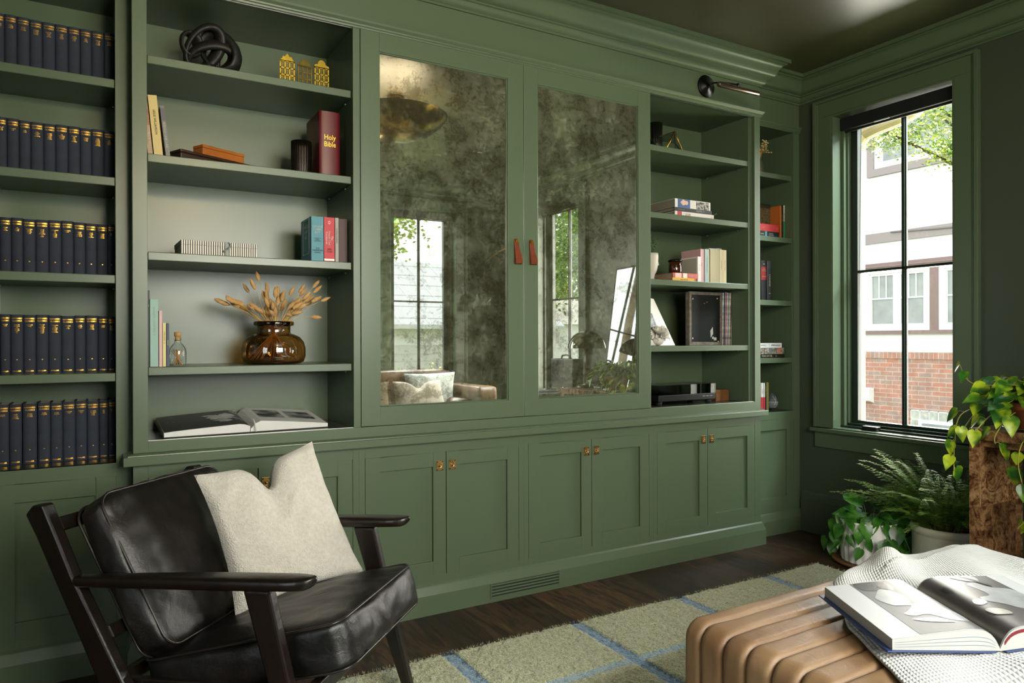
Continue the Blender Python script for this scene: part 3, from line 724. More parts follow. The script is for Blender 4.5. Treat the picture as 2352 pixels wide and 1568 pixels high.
m = MB(); m.box(-.001, .311, -.001, .101, .037, .048); m.build('lid', WD, t, local=True, bev=.003)
m = MB(); m.cyl((.004, -.0015, .012), (.004, .001, .012), .0018); m.cyl((.004, -.0015, .042), (.004, .001, .042), .0018); m.build('pins', BRASS, t, local=True)
t = T('wooden_box', 'small orange wooden box stacked on the dark walnut box', 'box', M=TR(.345, 2.965, z+.0486) @ R(27, 'Z'))
m = MB(); m.box(0, .185, 0, .062, 0, .031); m.build('body', WO, t, local=True, bev=.0015)
m = MB(); m.box(-.0008, .1858, -.0008, .0628, .0316, .043); m.build('lid', WO, t, local=True, bev=.0015)
# ribbed dark vase
t = T('ribbed_vase', 'dark bronze ribbed cylinder vase beside the dark red bible', 'vase', (.719, 2.965, z))
m = MB(); N = 120; prof = [(.030, 0), (.036, .004), (.0385, .02), (.041, .07), (.0415, .12), (.041, .150)]
vs = []
def rib(k): return 1-.045*(0.5+0.5*cos(2*pi*k/4.))
rr = [[(.719+r*rib(k)*cos(2*pi*k/N), 2.965+r*rib(k)*sin(2*pi*k/N), z+.0003+h) for k in range(N)] for r, h in prof]
inner = [[(.719+r*cos(2*pi*k/N), 2.965+r*sin(2*pi*k/N), z+.0003+h) for k in range(N)] for r, h in ((.0375, .150), (.036, .01))]
m.rings(rr+inner); m.build('body', mat('dark_bronze', '2c261e', .3, .7, var=(20, '171310', .3)), t)
# bible
book('book', 'tall thick dark red bible with gilt lettering', .084, .262, .20, '571418', up(.8095, 2.872, z+.0003), [('Holy', .030, 'gold', .156, 'h', .82), ('Bible', .030, 'gold', .128, 'h', .82)], round_=.006, rough=.38, pages=mat('gilt_edge', '8a5a30', .5, .3))
# third shelf
z = ZS[2]
def stripes(name, axis, freq):
    m, n, L, b = nodes_of(name); tc = n.new('ShaderNodeTexCoord'); sx = n.new('ShaderNodeSeparateXYZ'); L.new(tc.outputs['Object'], sx.inputs[0])
    mu = n.new('ShaderNodeMath'); mu.operation = 'MULTIPLY'; mu.inputs[1].default_value = freq; L.new(sx.outputs[axis], mu.inputs[0])
    fr = n.new('ShaderNodeMath'); fr.operation = 'FRACT'; L.new(mu.outputs[0], fr.inputs[0])
    r = ramp(n, [(.49, 'ded6c6'), (.51, '1b1a1c')]); L.new(fr.outputs[0], r.inputs['Fac']); L.new(r.outputs[0], b.inputs['Base Color']); b.inputs['Roughness'].default_value = .55
    return m
t = T('storage_box', 'black and white striped lidded box on the third shelf', 'box', M=TR(.262, 2.885, z+.0003) @ R(2, 'Z'))
SX, SY = stripes('stripes_x', 0, 125), stripes('stripes_y', 1, 70)
def striped(m, x0, x1, y0, y1, z0, z1):
    m.m = 0; m.add([(x0,y0,z0),(x1,y0,z0),(x1,y0,z1),(x0,y0,z1)], [(0,1,2,3)]); m.add([(x0,y1,z0),(x1,y1,z0),(x1,y1,z1),(x0,y1,z1)], [(3,2,1,0)]); m.add([(x0,y0,z1),(x1,y0,z1),(x1,y1,z1),(x0,y1,z1)], [(0,1,2,3)]); m.add([(x0,y0,z0),(x1,y0,z0),(x1,y1,z0),(x0,y1,z0)], [(3,2,1,0)])
    m.m = 1; m.add([(x0,y0,z0),(x0,y1,z0),(x0,y1,z1),(x0,y0,z1)], [(3,2,1,0)]); m.add([(x1,y0,z0),(x1,y1,z0),(x1,y1,z1),(x1,y0,z1)], [(0,1,2,3)])
m = MB(); striped(m, 0, .268, 0, .19, 0, .040); m.build('body', [SX, SY], t, local=True)
m = MB(); striped(m, -.0015, .2695, -.0015, .1915, .0405, .057); m.build('lid', [SX, SY], t, local=True)
m = MB(); m.box(.153, .162, -.004, -.001, .006, .06); m.tube([(.157, -.006, .03), (.166, -.012, .038), (.17, -.008, .05), (.162, -.006, .056)], .0035, n=6); m.tube([(.157, -.006, .03), (.15, -.012, .026), (.146, -.008, .02)], .003, n=6)
m.build('ribbon_tie', mat('ribbon_grey', '7c8480', .5), t, local=True)
def chef_side(t):
    m = MB(); x = -.0253; Mx = basis((x, .08, .125), (0, -1, 0), (0, 0, 1), (-1, 0, 0))
    for a, b, c, d in ((-.05, .05, -.09, -.0885), (-.05, .05, .05, .0515), (-.05, -.0485, -.09, .05), (.0485, .05, -.09, .05)): m.box(a, b, c, d, 0, .0006, M=Mx)
    m.text('WHERE\nCHEFS\nEAT', .022, Mx @ TR(0, .0, 0)); m.build('cover_lettering', cm('cfe0e0'), t, local=True, recalc=False)
book('book', 'teal restaurant guide with white boxed title', .0490, .181, .165, '3d7f8c', up(.7578, 2.866, z+.0002), [('WHERE\nCHEFS\nEAT', .0125, 'e8efec', .128, 'h', .95), ('A GUIDE TO\nCHEFS\nFAVORITE', .006, '1f4a55', .088, 'h'), ('THE\nDEFINITIVE\nGUIDE', .0085, '14303a', .045, 'h')], side=chef_side)
o = MB()
book('book', 'bright red cookbook with white script lettering', .0424, .182, .16, 'b3202a', up(.8064, 2.868, z+.0002), [('The\nFrench Chef\nCookbook', .0115, 'f2ece2', .098, 'v', 1), ('Julia\nChild', .011, '2a1416', .048, 'h', .9), ('O', .02, 'f2ece2', .160, 'h', .6)], bands=[(.006, .014, 'e9e4dc')])
book('book', 'slim grey cookbook standing between the red cookbook and the dark red book', .0145, .183, .16, '97928a', up(.8382, 2.870, z+.0002), [('Cooking Southeast', .008, '3d3b38', .11, 'v', 1)])
book('book', 'dark red cloth book at the right end of the third shelf', .034, .181, .16, '3c1d1c', up(.8655, 2.875, z+.0002))
# fourth shelf
z = ZS[3]
book('book', 'tall pale teal paperback at the left of the fourth shelf', .0262, .243, .17, '86a89c', up(.1700, 2.868, z+.0003), [('GREAT LONDON TREATS', .0095, 'dfe8df', .165, 'v', .95)])
book('book', 'slim pink book beside the pale teal paperback', .0098, .202, .15, 'caa3a0', up(.1908, 2.870, z+.0003))
book('book', 'small pale yellow book with spine marking, beside the slim pink book', .0105, .158, .12, 'c6bd7c', up(.2030, 2.872, z+.0003), [('o', .008, '6a6a3a', .085, 'v'), ('A FIELD GUIDE', .005, '5a5a30', .11, 'v')])
book('book', 'narrow navy book with a leaf motif next to the bottle of matches', .0082, .157, .12, '2c3a52', up(.2145, 2.872, z+.0003), [('0', .03, '9aa860', .085, 'h', .25)])
book('book', 'tall dark book squeezed against the left side of the fourth shelf', .008, .275, .17, '1b1d20', up(.1520, 2.874, z+.0003), [('1', .01, '8fb4d8', .22, 'h', .5)])
# match bottle
GL = glass_thin('bottle_glass', (.93, .96, .94), .2)
t = T('match_bottle', 'small corked glass bottle of wooden matches', 'bottle', (.2515, 2.925, z))
m = MB(); pr_ = [(.001, .002), (.0265, .002), (.0295, .006), (.030, .052), (.0275, .066), (.0185, .079), (.0115, .086), (.0105, .094), (.0125, .096), (.0125, .103), (.0105, .104)]
m.lathe(pr_, (.2515, 2.925, z), 32); m.build('glass_body', GL, t)
m = MB(); m.cyl((.2515, 2.925, z+.093), (.2515, 2.925, z+.109), .0095, n=18); m.cyl((.2515, 2.925, z+.109), (.2515, 2.925, z+.126), .0118, .0125, n=20); m.build('cork', cm('b08a58', .8), t)
m = MB(); random.seed(3)
for i in range(26):
    a = random.uniform(0, 6.28); r = random.uniform(.006, .023); b = a+random.uniform(1.6, 4.2)
    m.tube([(.2515+r*cos(a), 2.925+r*sin(a), z+.005), (.2515+r*.95*cos(b), 2.925+r*.95*sin(b), z+.05+random.uniform(0, .012))], .0012, n=4)
m.build('matches', cm('b98a52', .7), t)
# amber vase of bunny tails
cx, cy = .6080, 2.965
t = T('amber_vase', 'squat amber glass jar holding dried bunny tail grasses', 'vase', (cx, cy, z))
AMB = glass_thin('amber_glass', (.66, .45, .20), .5)
m = MB(); pr_ = [(.002, .002), (.104, .002), (.116, .010), (.1225, .030), (.1225, .062), (.116, .088), (.100, .108), (.080, .118), (.0655, .122), (.0635, .128), (.0635, .150), (.066, .153), (.0745, .154), (.0775, .158), (.0775, .166), (.0745, .170), (.066, .1705)]
m.lathe(pr_, (cx, cy, z), 64); o = m.build('glass_jar', AMB, t)
m = MB(); m.lathe([(.0775, .158), (.0775, .166), (.0745, .170), (.066, .1705), (.0635, .165), (.0635, .156), (.0745, .154)], (cx, cy, z), 64); m.lathe([(.001, .0035), (.100, .0035), (.1005, .009), (.001, .009)], (cx, cy, z), 48)
m.build('thick_rim', mat('amber_solid', '3a1c08', .08, coat=.6), t)
random.seed(12)
heads = [(.5335+.003, 1.4424, -.02), (.5095, 1.4085, -.05), (.495, 1.395, .03), (.584, 1.405, .03), (.607, 1.385, -.04), (.629, 1.390, .02), (.573, 1.372, .05), (.655, 1.375, .02), (.680, 1.385, -.03), (.641, 1.365, .05), (.735, 1.40, .02), (.785, 1.415, -.02),
         (.42, 1.34, -.03), (.44, 1.332, .04), (.405, 1.322, .02), (.392, 1.318, -.05), (.455, 1.327, -.02), (.468, 1.322, .05), (.745, 1.366, -.04), (.765, 1.352, .03), (.80, 1.352, .0), (.82, 1.345, -.05), (.775, 1.334, .05), (.74, 1.335, .02), (.715, 1.345, -.02), (.70, 1.33, .05),
         (.73, 1.318, -.05), (.712, 1.308, .02), (.68, 1.325, -.05), (.665, 1.34, .04), (.52, 1.322, .03), (.505, 1.312, -.05), (.535, 1.300, -.02), (.548, 1.298, .05), (.562, 1.342, -.05), (.585, 1.31, .06), (.605, 1.335, .03), (.62, 1.345, -.03), (.60, 1.30, -.06), (.79, 1.262, -.04), (.705, 1.283, -.07), (.735, 1.30, .06), (.578, 1.285, -.07), (.52, 1.295, -.08)]
hm = MB(); sm = MB()
heads += [(a+random.uniform(-.022, .022), b+random.uniform(-.02, .012), c+random.uniform(-.04, .04)) for a, b, c in heads[6:] if random.random() < .6]
for hx, hz, hy in heads:
    top = V((hx, cy+hy, hz)); d0 = V((hx-cx, hy, hz-1.24))
    nk = V((cx+max(-.05, min(.05, d0.x*.3)), cy+max(-.05, min(.05, d0.y*.5)), z+.168))
    bot = V((cx-(nk.x-cx)*2.1*random.uniform(.7, 1.05), cy-(nk.y-cy)*1.6+random.uniform(-.04, .04), z+.014+random.uniform(0, .02)))
    if (bot-V((cx, cy, bot.z))).length > .1: bot = V((cx, cy, bot.z))+(bot-V((cx, cy, bot.z))).normalized()*.1
    mid = nk*.45+top*.55+V((0, 0, .012)); ax = (top-mid).normalized()
    sm.tube([bot, nk*.5+bot*.5+V((0, 0, .006)), nk, mid, top-ax*.028], [.0011, .0011, .0010, .0008, .0007], n=5)
    L_ = random.uniform(.036, .048); rw = random.uniform(.008, .0105); rr = []
    for q in range(9):
        f_ = q/8; rad_ = rw*(sin(pi*min(1, f_*.93+.07))**.6)*(1-.25*f_); c_ = top-ax*L_*(1-f_)
        x_ = ax.orthogonal().normalized(); y_ = ax.cross(x_)
        rr.append([c_+(x_*cos(2*pi*k/10)+y_*sin(2*pi*k/10))*(rad_*random.uniform(.86, 1.14)) for k in range(10)])
    hm.rings(rr)
    for q in range(70):      # bristles
        f_ = random.random(); a = random.uniform(0, 6.28); c_ = top-ax*L_*(1-f_)
        x_ = ax.orthogonal().normalized(); y_ = ax.cross(x_); n_ = x_*cos(a)+y_*sin(a); r0 = rw*(sin(pi*min(1, f_*.93+.07))**.6)*.9
        p = c_+n_*r0; e = p+n_*.0035+ax*.007; w_ = n_.cross(ax)*.00035
        hm.add([p-w_, p+w_, e], [(0, 1, 2)])
hm.build('seed_heads', mat('bunny_tail', 'c9a36a', .9, sheen=.3, var=(60, 'a87c42', .3)), t, recalc=False); sm.build('stems', mat('dry_stem', 'c9a050', .8), t)

# open photo book on the bottom shelf
GLOSSP = mat('gloss_paper', 'd9d9d6', .3, var=None); PH = mat('photo_print', '1a1b1c', .25, var=(9, '4c4c4c', .12))
z = .8152
t = T('photo_book', 'large open black and white photo book on the bottom left shelf', 'book', M=TR(.20, 2.862, z) @ R(2, 'Z') @ R(6, 'X'))
m = MB(); m.box(.1, .5, .20, .26, -.0195, -.0005); m.build('support', cm('2a2c2a', .5), t, local=True)
m = MB(); m.box(-.003, .300, -.002, .283, 0, .003); m.box(.300, .605, -.002, .283, 0, .003); m.build('cover', cm('1c1d1e', .4), t, local=True, bev=.001)
def block(m, x0, x1, y0, y1, prof, z0=.0032):
    n = 16
    rr = []
    for i in range(n+1):
        f_ = i/n; x = lerp(x0, x1, f_); zt_ = z0+prof(f_); rr.append([(x, y0, z0), (x, y0, zt_), (x, y1, zt_), (x, y1, z0)])
    m.rings(rr, smooth=False)
    return
Lp = lambda f_: .016+.018*f_**.8 if f_ < .9 else .0335-.012*(f_-.9)/.1
Rp = lambda f_: (.010+.03*min(1, f_/.12)**.5) if f_ < .12 else .040-.026*((f_-.12)/.88)**1.2
m = MB(); block(m, 0, .299, 0, .28, Lp); block(m, .301, .602, 0, .28, Rp); m.build('page_block', mat('page_white', 'cfcfcb', .5), t, local=True)
def page_patch(m, x0, x1, y0, y1, prof, fx, n=12, off=.0009, z0=.0032):
    def fn(a, b):
        x = lerp(x0, x1, a); return (x, lerp(y0, y1, b), z0+prof(fx(x))+off)
    m.grid(fn, n, 2)
m = MB(); page_patch(m, 0.001, .296, .001, .279, Lp, lambda x: x/.299, 16); m.build('photograph', mat('photo_black', '0c0d0e', .4, spec=.3), t, local=True, recalc=False)
fl = lambda x: x/.299; PFM = mat('photo_light', 'c4c4c1', .3, var=(25, '6e6e6c', .25))
for x0, x1, y0, y1 in ((.19, .285, .07, .13), (.17, .23, .12, .2), (.21, .27, .13, .22), (.155, .2, .19, .21)):
    pts = []
    n = 14; c = ((x0+x1)/2, (y0+y1)/2)
    ring_ = [(c[0]+(x1-x0)/2*cos(2*pi*k/n)*(1+.25*sin(3*k)), c[1]+(y1-y0)/2*sin(2*pi*k/n)*(1+.2*cos(2*k))) for k in range(n)]
    m = MB(); m.add([(x, y, .0032+Lp(fl(x))+.0016) for x, y in ring_], [tuple(range(n))]); m.build('photo_figure', PFM, t, local=True, recalc=False)
m = MB()
for k in range(9):
    x = .02+.045*random.random(); y = .02+.22*random.random(); m.add([(x, y, .0032+Lp(fl(x))+.0018), (x+.012, y, .0032+Lp(fl(x))+.0018), (x+.012, y+.003, .0032+Lp(fl(x))+.0018), (x, y+.003, .0032+Lp(fl(x))+.0018)], [(0, 1, 2, 3)])
m.build('photo_flecks', mat('photo_dim', '5c5c5a', .4), t, local=True, recalc=False)
m = MB(); fr_ = lambda x: (x-.301)/.301
page_patch(m, .35, .45, .075, .225, Rp, fr_, 8); page_patch(m, .47, .575, .075, .215, Rp, fr_, 8); m.build('printed_photos', mat('photo_mix', '101112', .45, var=(16, '9c9c9a', .1)), t, local=True, recalc=False)
m = MB(); m.tube([(.29, .27, .04), (.262, .22, .043), (.27, .16, .047), (.30, .08, .047), (.312, .01, .05), (.315, -.008, .035), (.317, -.02, .006)], .0022, n=6, flat=.4); m.build('ribbon_marker', cm('b9b7ac', .5), t, local=True)
# ================================================================ RIGHT SHELVES
ZT = [2.1812, 1.8322, 1.4832, 1.1352, .8148]
# dark ribbed vessel
t = T('ribbed_vase', 'black ribbed cylinder vessel half hidden by the mirrored door, top right shelf', 'vase', (2.645, 2.98, ZT[0]))
m = MB(); N = 96; rr = [[(2.637+r*(1-.08*(.5+.5*cos(2*pi*k/6.)))*cos(2*pi*k/N), 2.98+r*(1-.08*(.5+.5*cos(2*pi*k/6.)))*sin(2*pi*k/N), ZT[0]+h) for k in range(N)] for r, h in ((.034, 0), (.038, .005), (.04, .17), (.034, .171), (.033, .02))]
m.rings(rr); m.build('body', mat('black_gloss', '0d0e0c', .22), t)
# geometric terrarium
t = T('terrarium', 'small geometric glass terrarium with one shiny brass triangle, on the top right shelf', 'terrarium', (2.71, 2.95, ZT[0]))
zt_ = ZT[0]
Pq = [(2.638, 2.90, zt_+.004), (2.772, 2.905, zt_+.004), (2.82, 3.02, zt_+.004), (2.60, 3.01, zt_+.004)]
ap = (2.706, 2.90, zt_+.117); bk = (2.655, 3.03, zt_+.10); rg = (2.80, 3.0, zt_+.09); lf = (2.588, 2.975, zt_+.072)
m = MB()
for a, b in ((Pq[0], ap), (ap, Pq[1]), (Pq[0], Pq[1])): m.cyl(a, b, .0032, n=8)
m.build('bright_frame', BRASS, t)
m = MB()
for a, b in ((Pq[1], Pq[2]), (Pq[2], Pq[3]), (Pq[3], Pq[0]), (Pq[3], lf), (lf, ap), (lf, bk), (bk, ap), (bk, rg), (rg, ap), (rg, Pq[2]), (rg, Pq[1]), (lf, Pq[0]), (bk, Pq[3]), (bk, Pq[2])): m.cyl(a, b, .002, n=6)
m.build('dark_frame', mat('dark_brass', '3a3220', .4, .8), t)
m = MB(); m.add([Pq[0], Pq[1], Pq[2], Pq[3], ap, bk, rg, lf], [(0, 1, 4), (4, 1, 6), (6, 1, 2), (4, 6, 5), (5, 6, 2), (5, 2, 3), (7, 5, 3), (7, 4, 5), (7, 0, 4), (7, 3, 0)]); m.build('glass_panes', GL, t)
m = MB(); m.rings([[(2.705+.07*s*cos(2*pi*k/14)*(1+.1*sin(3*k)), 2.955+.04*s*sin(2*pi*k/14), zt_+.005+h) for k in range(14)] for s, h in ((1, 0), (1, .012), (.6, .022), (.2, .026))]); m.build('pebbles', mat('pebbles', '6a6a62', .9, var=(90, 'b0b0a8', .1), bump=(200, 1)), t)
# stack of three art books
z = ZT[1]
pg = mat('page_grey', '8f8878', .8, var=(200, '6e685a', .2))
def pics(t_):
    pass
b1 = lying('book', 'white art book with red spine title, lowest of its stack', 2.684, 2.973, z+.0003, .0305, .24, 'd2cfc8', 2.878, [('STUFF', .0165, 'b8343a', .195, 'v', .9), ('.................', .008, 'a87a76', .115, 'v', .6), ('O', .014, 'b8343a', .018, 'v')], bands=[(.240, .272, 'b8343a')], pages=pg)
lying('book', 'black spined book in the middle of the art book stack', 2.679, 2.958, z+.0312, .0205, .23, '1c1d1d', 2.878, [('ELEMENTS', .0135, 'e8e6e0', .085, 'v', 1.05), ('THE ARCHITECTURE', .0055, 'b9b7b2', .23, 'v', 1)], pages=pg)
t = lying('book', 'white book with blue and grey pictures on its spine, topmost of its stack', 2.684, 2.947, z+.0521, .046, .24, 'c9c7c0', 2.878, [], bands=[(.153, .243, '2f5488')], pages=pg)
m = MB(); m.M = Matrix(); pts = [(.005+.014*cos(2*pi*k/16)*(1+.3*sin(2*k)), -.0013, .195+.028*sin(2*pi*k/16)) for k in range(16)]; m.add(pts, [tuple(range(16))]); m.build('spine_figure', cm('c9a78c'), t, local=True, recalc=False)
m = MB(); m.box(-.0225, .0195, -.0012, -.0002, .012, .108); m.build('spine_photo', mat('spine_photo', '9a9890', .5, var=(60, '20201e', .06)), t, local=True)
m = MB(); m.text('. . . . .', .012, basis((0, -.0013, .130), (1, 0, 0), (0, 0, 1), (0, -1, 0))); m.build('lettering', cm('3a3a3a'), t, local=True, recalc=False)
m = MB(); m.tube([(.015, .0, .0), (.018, -.004, -.006), (.026, -.006, -.016)], .0022, n=5, flat=.3); m.build('ribbon', cm('2f7a5c'), b1, local=True)
# head planter
z = ZT[2]
t = T('head_planter', 'white face-shaped planter with a small leafy plant, peeking past the mirrored door', 'planter', (2.582, 2.955, z))
m = MB(); cx, cy = 2.573, 2.955
# profile of a face looking along +x, as horizontal sections
secs = [(0, .034, .030, .0), (.02, .030, .028, .0), (.038, .034, .032, .003), (.052, .044, .040, .008), (.066, .050, .044, .006), (.072, .051, .045, .011), (.078, .053, .046, .007), (.086, .055, .047, .009), (.092, .056, .048, .019), (.100, .057, .049, .015), (.112, .058, .05, .007), (.122, .059, .051, .004), (.134, .058, .052, .007), (.150, .056, .052, .003)]
rr = []
for h, rx, ry, nose in secs:
    rr.append([(cx+rx*cos(a)*.80+nose*max(0, cos(a))**14, cy+ry*sin(a)*.9, z+h) for a in [2*pi*k/48 for k in range(48)]])
rr += [[(cx+.038*cos(a), cy+.04*sin(a), z+.150) for a in [2*pi*k/48 for k in range(48)]], [(cx+.03*cos(a), cy+.03*sin(a), z+.12) for a in [2*pi*k/48 for k in range(48)]]]
m.rings(rr); m.build('face', mat('ceramic_white', 'b9b4a6', .55), t)
m = MB(); random.seed(5)
def leafq(m, p, d, n, L_, W_):
    d = d.normalized(); s_ = d.cross(n).normalized()
    m.add([p, p+d*L_*.45+s_*W_*.5+n*W_*.12, p+d*L_, p+d*L_*.45-s_*W_*.5+n*W_*.12], [(0, 1, 2), (0, 2, 3)], True)
for i in range(34):
    a = random.uniform(0, 6.28); sp = random.uniform(.005, .05); h = random.uniform(.05, .115)
    p0 = V((cx+.012*cos(a), cy+.012*sin(a), z+.13)); p1 = V((cx+.005+sp*cos(a), cy+sp*sin(a), z+.15+h))
    for q in range(9):
        f_ = q/8; p = p0.lerp(p1, f_); b_ = random.uniform(0, 6.28)
        leafq(m, p, V((cos(b_), sin(b_), .5)), V((0, 0, 1)), .014, .008)
m.build('foliage', mat('leaf_small', '5c8238', .5, var=(30, '2f5a20', .3)), t, recalc=False)
# pair of lying books with amber candle
lying('book', 'yellow spined book, lowest of the pair under the amber candle', 2.665, 2.835, z+.0003, .019, .19, 'd2a12a', 2.878, [('THE YELLOW', .008, '5a4210', .085, 'v', 1.2)], bands=[(.0, .012, 'c0582a')], pages=pg)
lying('book', 'coral spined book with white title patches under the amber candle', 2.669, 2.853, z+.0196, .026, .19, 'b4564a', 2.878, [('OTTOLENGHI', .008, 'f0e4d8', .055, 'v', .6)], bands=[(.124, .168, 'd8b8a8'), (.082, .112, 'e2cdbf')], pages=pg)
t = T('candle_jar', 'amber glass candle with dark lid on the coral spined book', 'candle', (2.757, 2.955, z+.0462))
m = MB(); m.lathe([(.001, .0), (.034, .0), (.037, .004), (.037, .066), (.034, .068)], (2.757, 2.955, z+.0462), 36); m.build('jar', mat('amber_jar', '4a2109', .08, coat=.7, var=(12, '1d0d05', .2)), t)
m = MB(); m.lathe([(.034, .068), (.0385, .068), (.0385, .077), (.036, .079), (.001, .079)], (2.757, 2.955, z+.0462), 36); m.build('lid', mat('candle_lid', '11100e', .25, .5), t)
# upright row
book('book', 'low white book with a line drawing beside the amber candle', .0235, .146, .135, 'd8d4ca', up(2.8855, 2.902, z+.0003), [('SMALL PLATES', .0075, '7a5a52', .085, 'v', .8)],
     side=lambda t: (lambda m: (m.box(-.0124, -.0119, .008, .125, .01, .138), m.build('cover_panel', cm('a8a294'), t, local=True)))(MB()))
for x, w_, hh, c, l, tx, dd in ((2.9045, .014, .190, 'c39a9c', 'tall pink book with title on its cover, left of the pale blue book', 'ELEVEN', .15), (2.9195, .0145, .190, 'b98c92', 'second pink book, touching the pale blue book', '', .15),
                      (2.9435, .032, .191, '8fa39c', 'pale blue-grey book in the middle of the pastel row', 'THE LIGHT BETWEEN OCEANS', .14), (2.9635, .006, .19, 'c9a968', 'very thin tan book between the pale blue and the cream books', '', .14),
                      (3.0045, .072, .192, 'a69c78', 'thick beige book in the pastel row', '', .14), (3.0555, .027, .195, 'c3b48f', 'first of two cream volumes at the right end of the pastel row', 'QUALITY MERITS', .15), (3.0835, .027, .194, 'cabb96', 'last cream volume at the right end of the pastel row', 'THE ART OF TRAVEL', .15)):
    book('book', l, w_, hh, dd, c, up(x, 2.902+(.003 if w_ < .02 else 0), z+.0003), [(tx, .007, '5a4a48', hh*.55, 'v', .9)] if tx else [])
t = T('loose_papers', 'grey card folders lying across the tops of the cream volumes', 'paper', (3.03, 2.98, z+.1962))
m = MB(); m.box(2.985, 3.075, 2.925, 3.03, z+.1963, z+.2025, M=Matrix()); m.build('folder', cm('a7a8a4'), t); m = MB(); m.box(3.06, 3.10, 2.94, 3.04, z+.2028, z+.208); m.build('folder', cm('96989a'), t)
# framed portrait leaning, coral, record crate, records
z = ZT[3]
t = T('framed_portrait', 'white mounted portrait photograph leaning behind the white coral flower', 'picture', (2.64, 3.0, z))
Mx = basis((2.60, 2.925, z+.002), V((1, .25, 0)).normalized(), V((-.055, .22, .97)).normalized(), V((.25, -1, .25)).normalized())
m = MB(); q = [(-.02, 0), (.185, 0), (.075, .305), (-.02, .315)]
m.prism([(-.06, 0), (.17, 0), (.052, .262), (-.06, .272)], -.006, 0, M=Mx); m.build('mount', mat('mount_white', 'dedbd2', .5), t)
m = MB(); m.prism([(-.05, .03), (.055, .03), (.012, .16), (.008, .178), (-.05, .190)], .0002, .0008, M=Mx); m.build('print', mat('print_grey', '6a7a80', .4, var=(28, '1c2224', .08)), t)
t = T('coral_ornament', 'white ruffled coral flower ornament on the record shelf', 'ornament', (2.60, 2.925, z))
m = MB(); random.seed(8)
for i in range(110):
    a = random.uniform(0, 6.28); e = random.uniform(-.2, 1.45); d = V((cos(a)*cos(e), sin(a)*cos(e), sin(e))); c = V((2.597, 2.915, z+.05)); s_ = d.orthogonal().normalized(); u_ = d.cross(s_); r0 = random.uniform(.022, .046); ro = random.uniform(0, 6)
    rr = []
    m.grid(lambda x, y, c=c, d=d, s_=s_, u_=u_, r0=r0, ro=ro: c+d*(r0*.35+r0*y)+(s_*cos(ro)+u_*sin(ro))*((x-.5)*.034*(.3+y))+(u_*cos(ro)-s_*sin(ro))*(.006*sin(x*9+ro)*y+.004*y), 8, 4)
m.ball((2.597, 2.915, z+.036), .034, 10, (1, 1, 1)); o = m.build('petals', mat('coral_white', 'd8d4cc', .8), t, recalc=False)
t = T('record_crate', 'weathered square wooden frame with a black panel, left of the records', 'crate', (2.99, 2.95, z))
GW = mat('grey_wood', '7b7263', .7, var=(40, '4b443a', .25)); Mx = TR(2.860, 2.952, z+.0003) @ R(-1.0, 'Z')
m = MB(Mx); m.box(.018, .235, .004, .012, .02, .285); m.build('black_panel', mat('black_panel', '121211', .55, spec=.3), t)
m = MB(Mx)
for q in ((0, .25, 0, .018), (0, .25, .286, .304), (0, .016, .018, .286), (.236, .252, .018, .286)): m.box(q[0], q[1], 0, .02, q[2], q[3])
m.build('frame', GW, t, bev=.002)
m = MB(Mx)
for px, pz in ((.028, .262), (.215, .268), (.026, .04), (.222, .022), (.115, .238), (.135, .246), (.005, .295), (.125, .297)): m.cyl((px, .0015, pz), (px, .0042, pz), .0042 if px not in (.115, .135) else .0022, n=12)
m.build('rivets', cm('b9b5a8', .4), t)
m = MB(Mx)
for i in range(9): a = .145+i*.005; m.box(a, a+.03, .0025, .0036, .035+i*.007, .0375+i*.007, M=TR(a, 0, .06) @ R(-50, 'Y') @ TR(-a, 0, -.06))
m.box(.188, .208, .0022, .0036, .028, .045); m.box(.175, .186, .0022, .0036, .036, .05); m.build('scratch_marks', cm('a5a198', .6), t)
m = MB(Mx); m.box(0, .25, .02, .032, 0, .30); m.build('backing', GW, t)
rc_cols = ['d4cfc4', '3f4a70', 'd8d4ca', 'b05a60', 'dcd8ce', '8a94a8', 'c8c0b2', 'b8ac98', '55463f', 'd6ccba', 'a09482', 'c8beac', '8c4a40', 'e2dccf']
x = 3.1145
for i, c in enumerate(rc_cols):
    th = .0068 if i % 3 else .0088; h = .305+random.uniform(-.004, .004)
    names = ['nearest the crate', 'second', 'third', 'fourth', 'fifth', 'sixth', 'seventh', 'eighth', 'ninth', 'tenth', 'eleventh', 'twelfth', 'thirteenth', 'fourteenth, rightmost']
    t = T('vinyl_record', 'upright record sleeve in the row beside the crate, %s from the crate' % names[i] if i else 'upright record sleeve standing directly against the black crate panel', 'record', M=up(x+th/2, 2.95+random.uniform(-.004, .004), z+.0003, ry=1.2+.12*i), group='record sleeves')
    m = MB(); m.box(-th/2, th/2, 0, .185, 0, h); m.build('sleeve', mat('sleeve_'+c, c, .6, var=(35, '%02x%02x%02x' % tuple(int(int(c[j:j+2], 16)*.6) for j in (0, 2, 4)), .1)), t, local=True)
    x += th+.0004
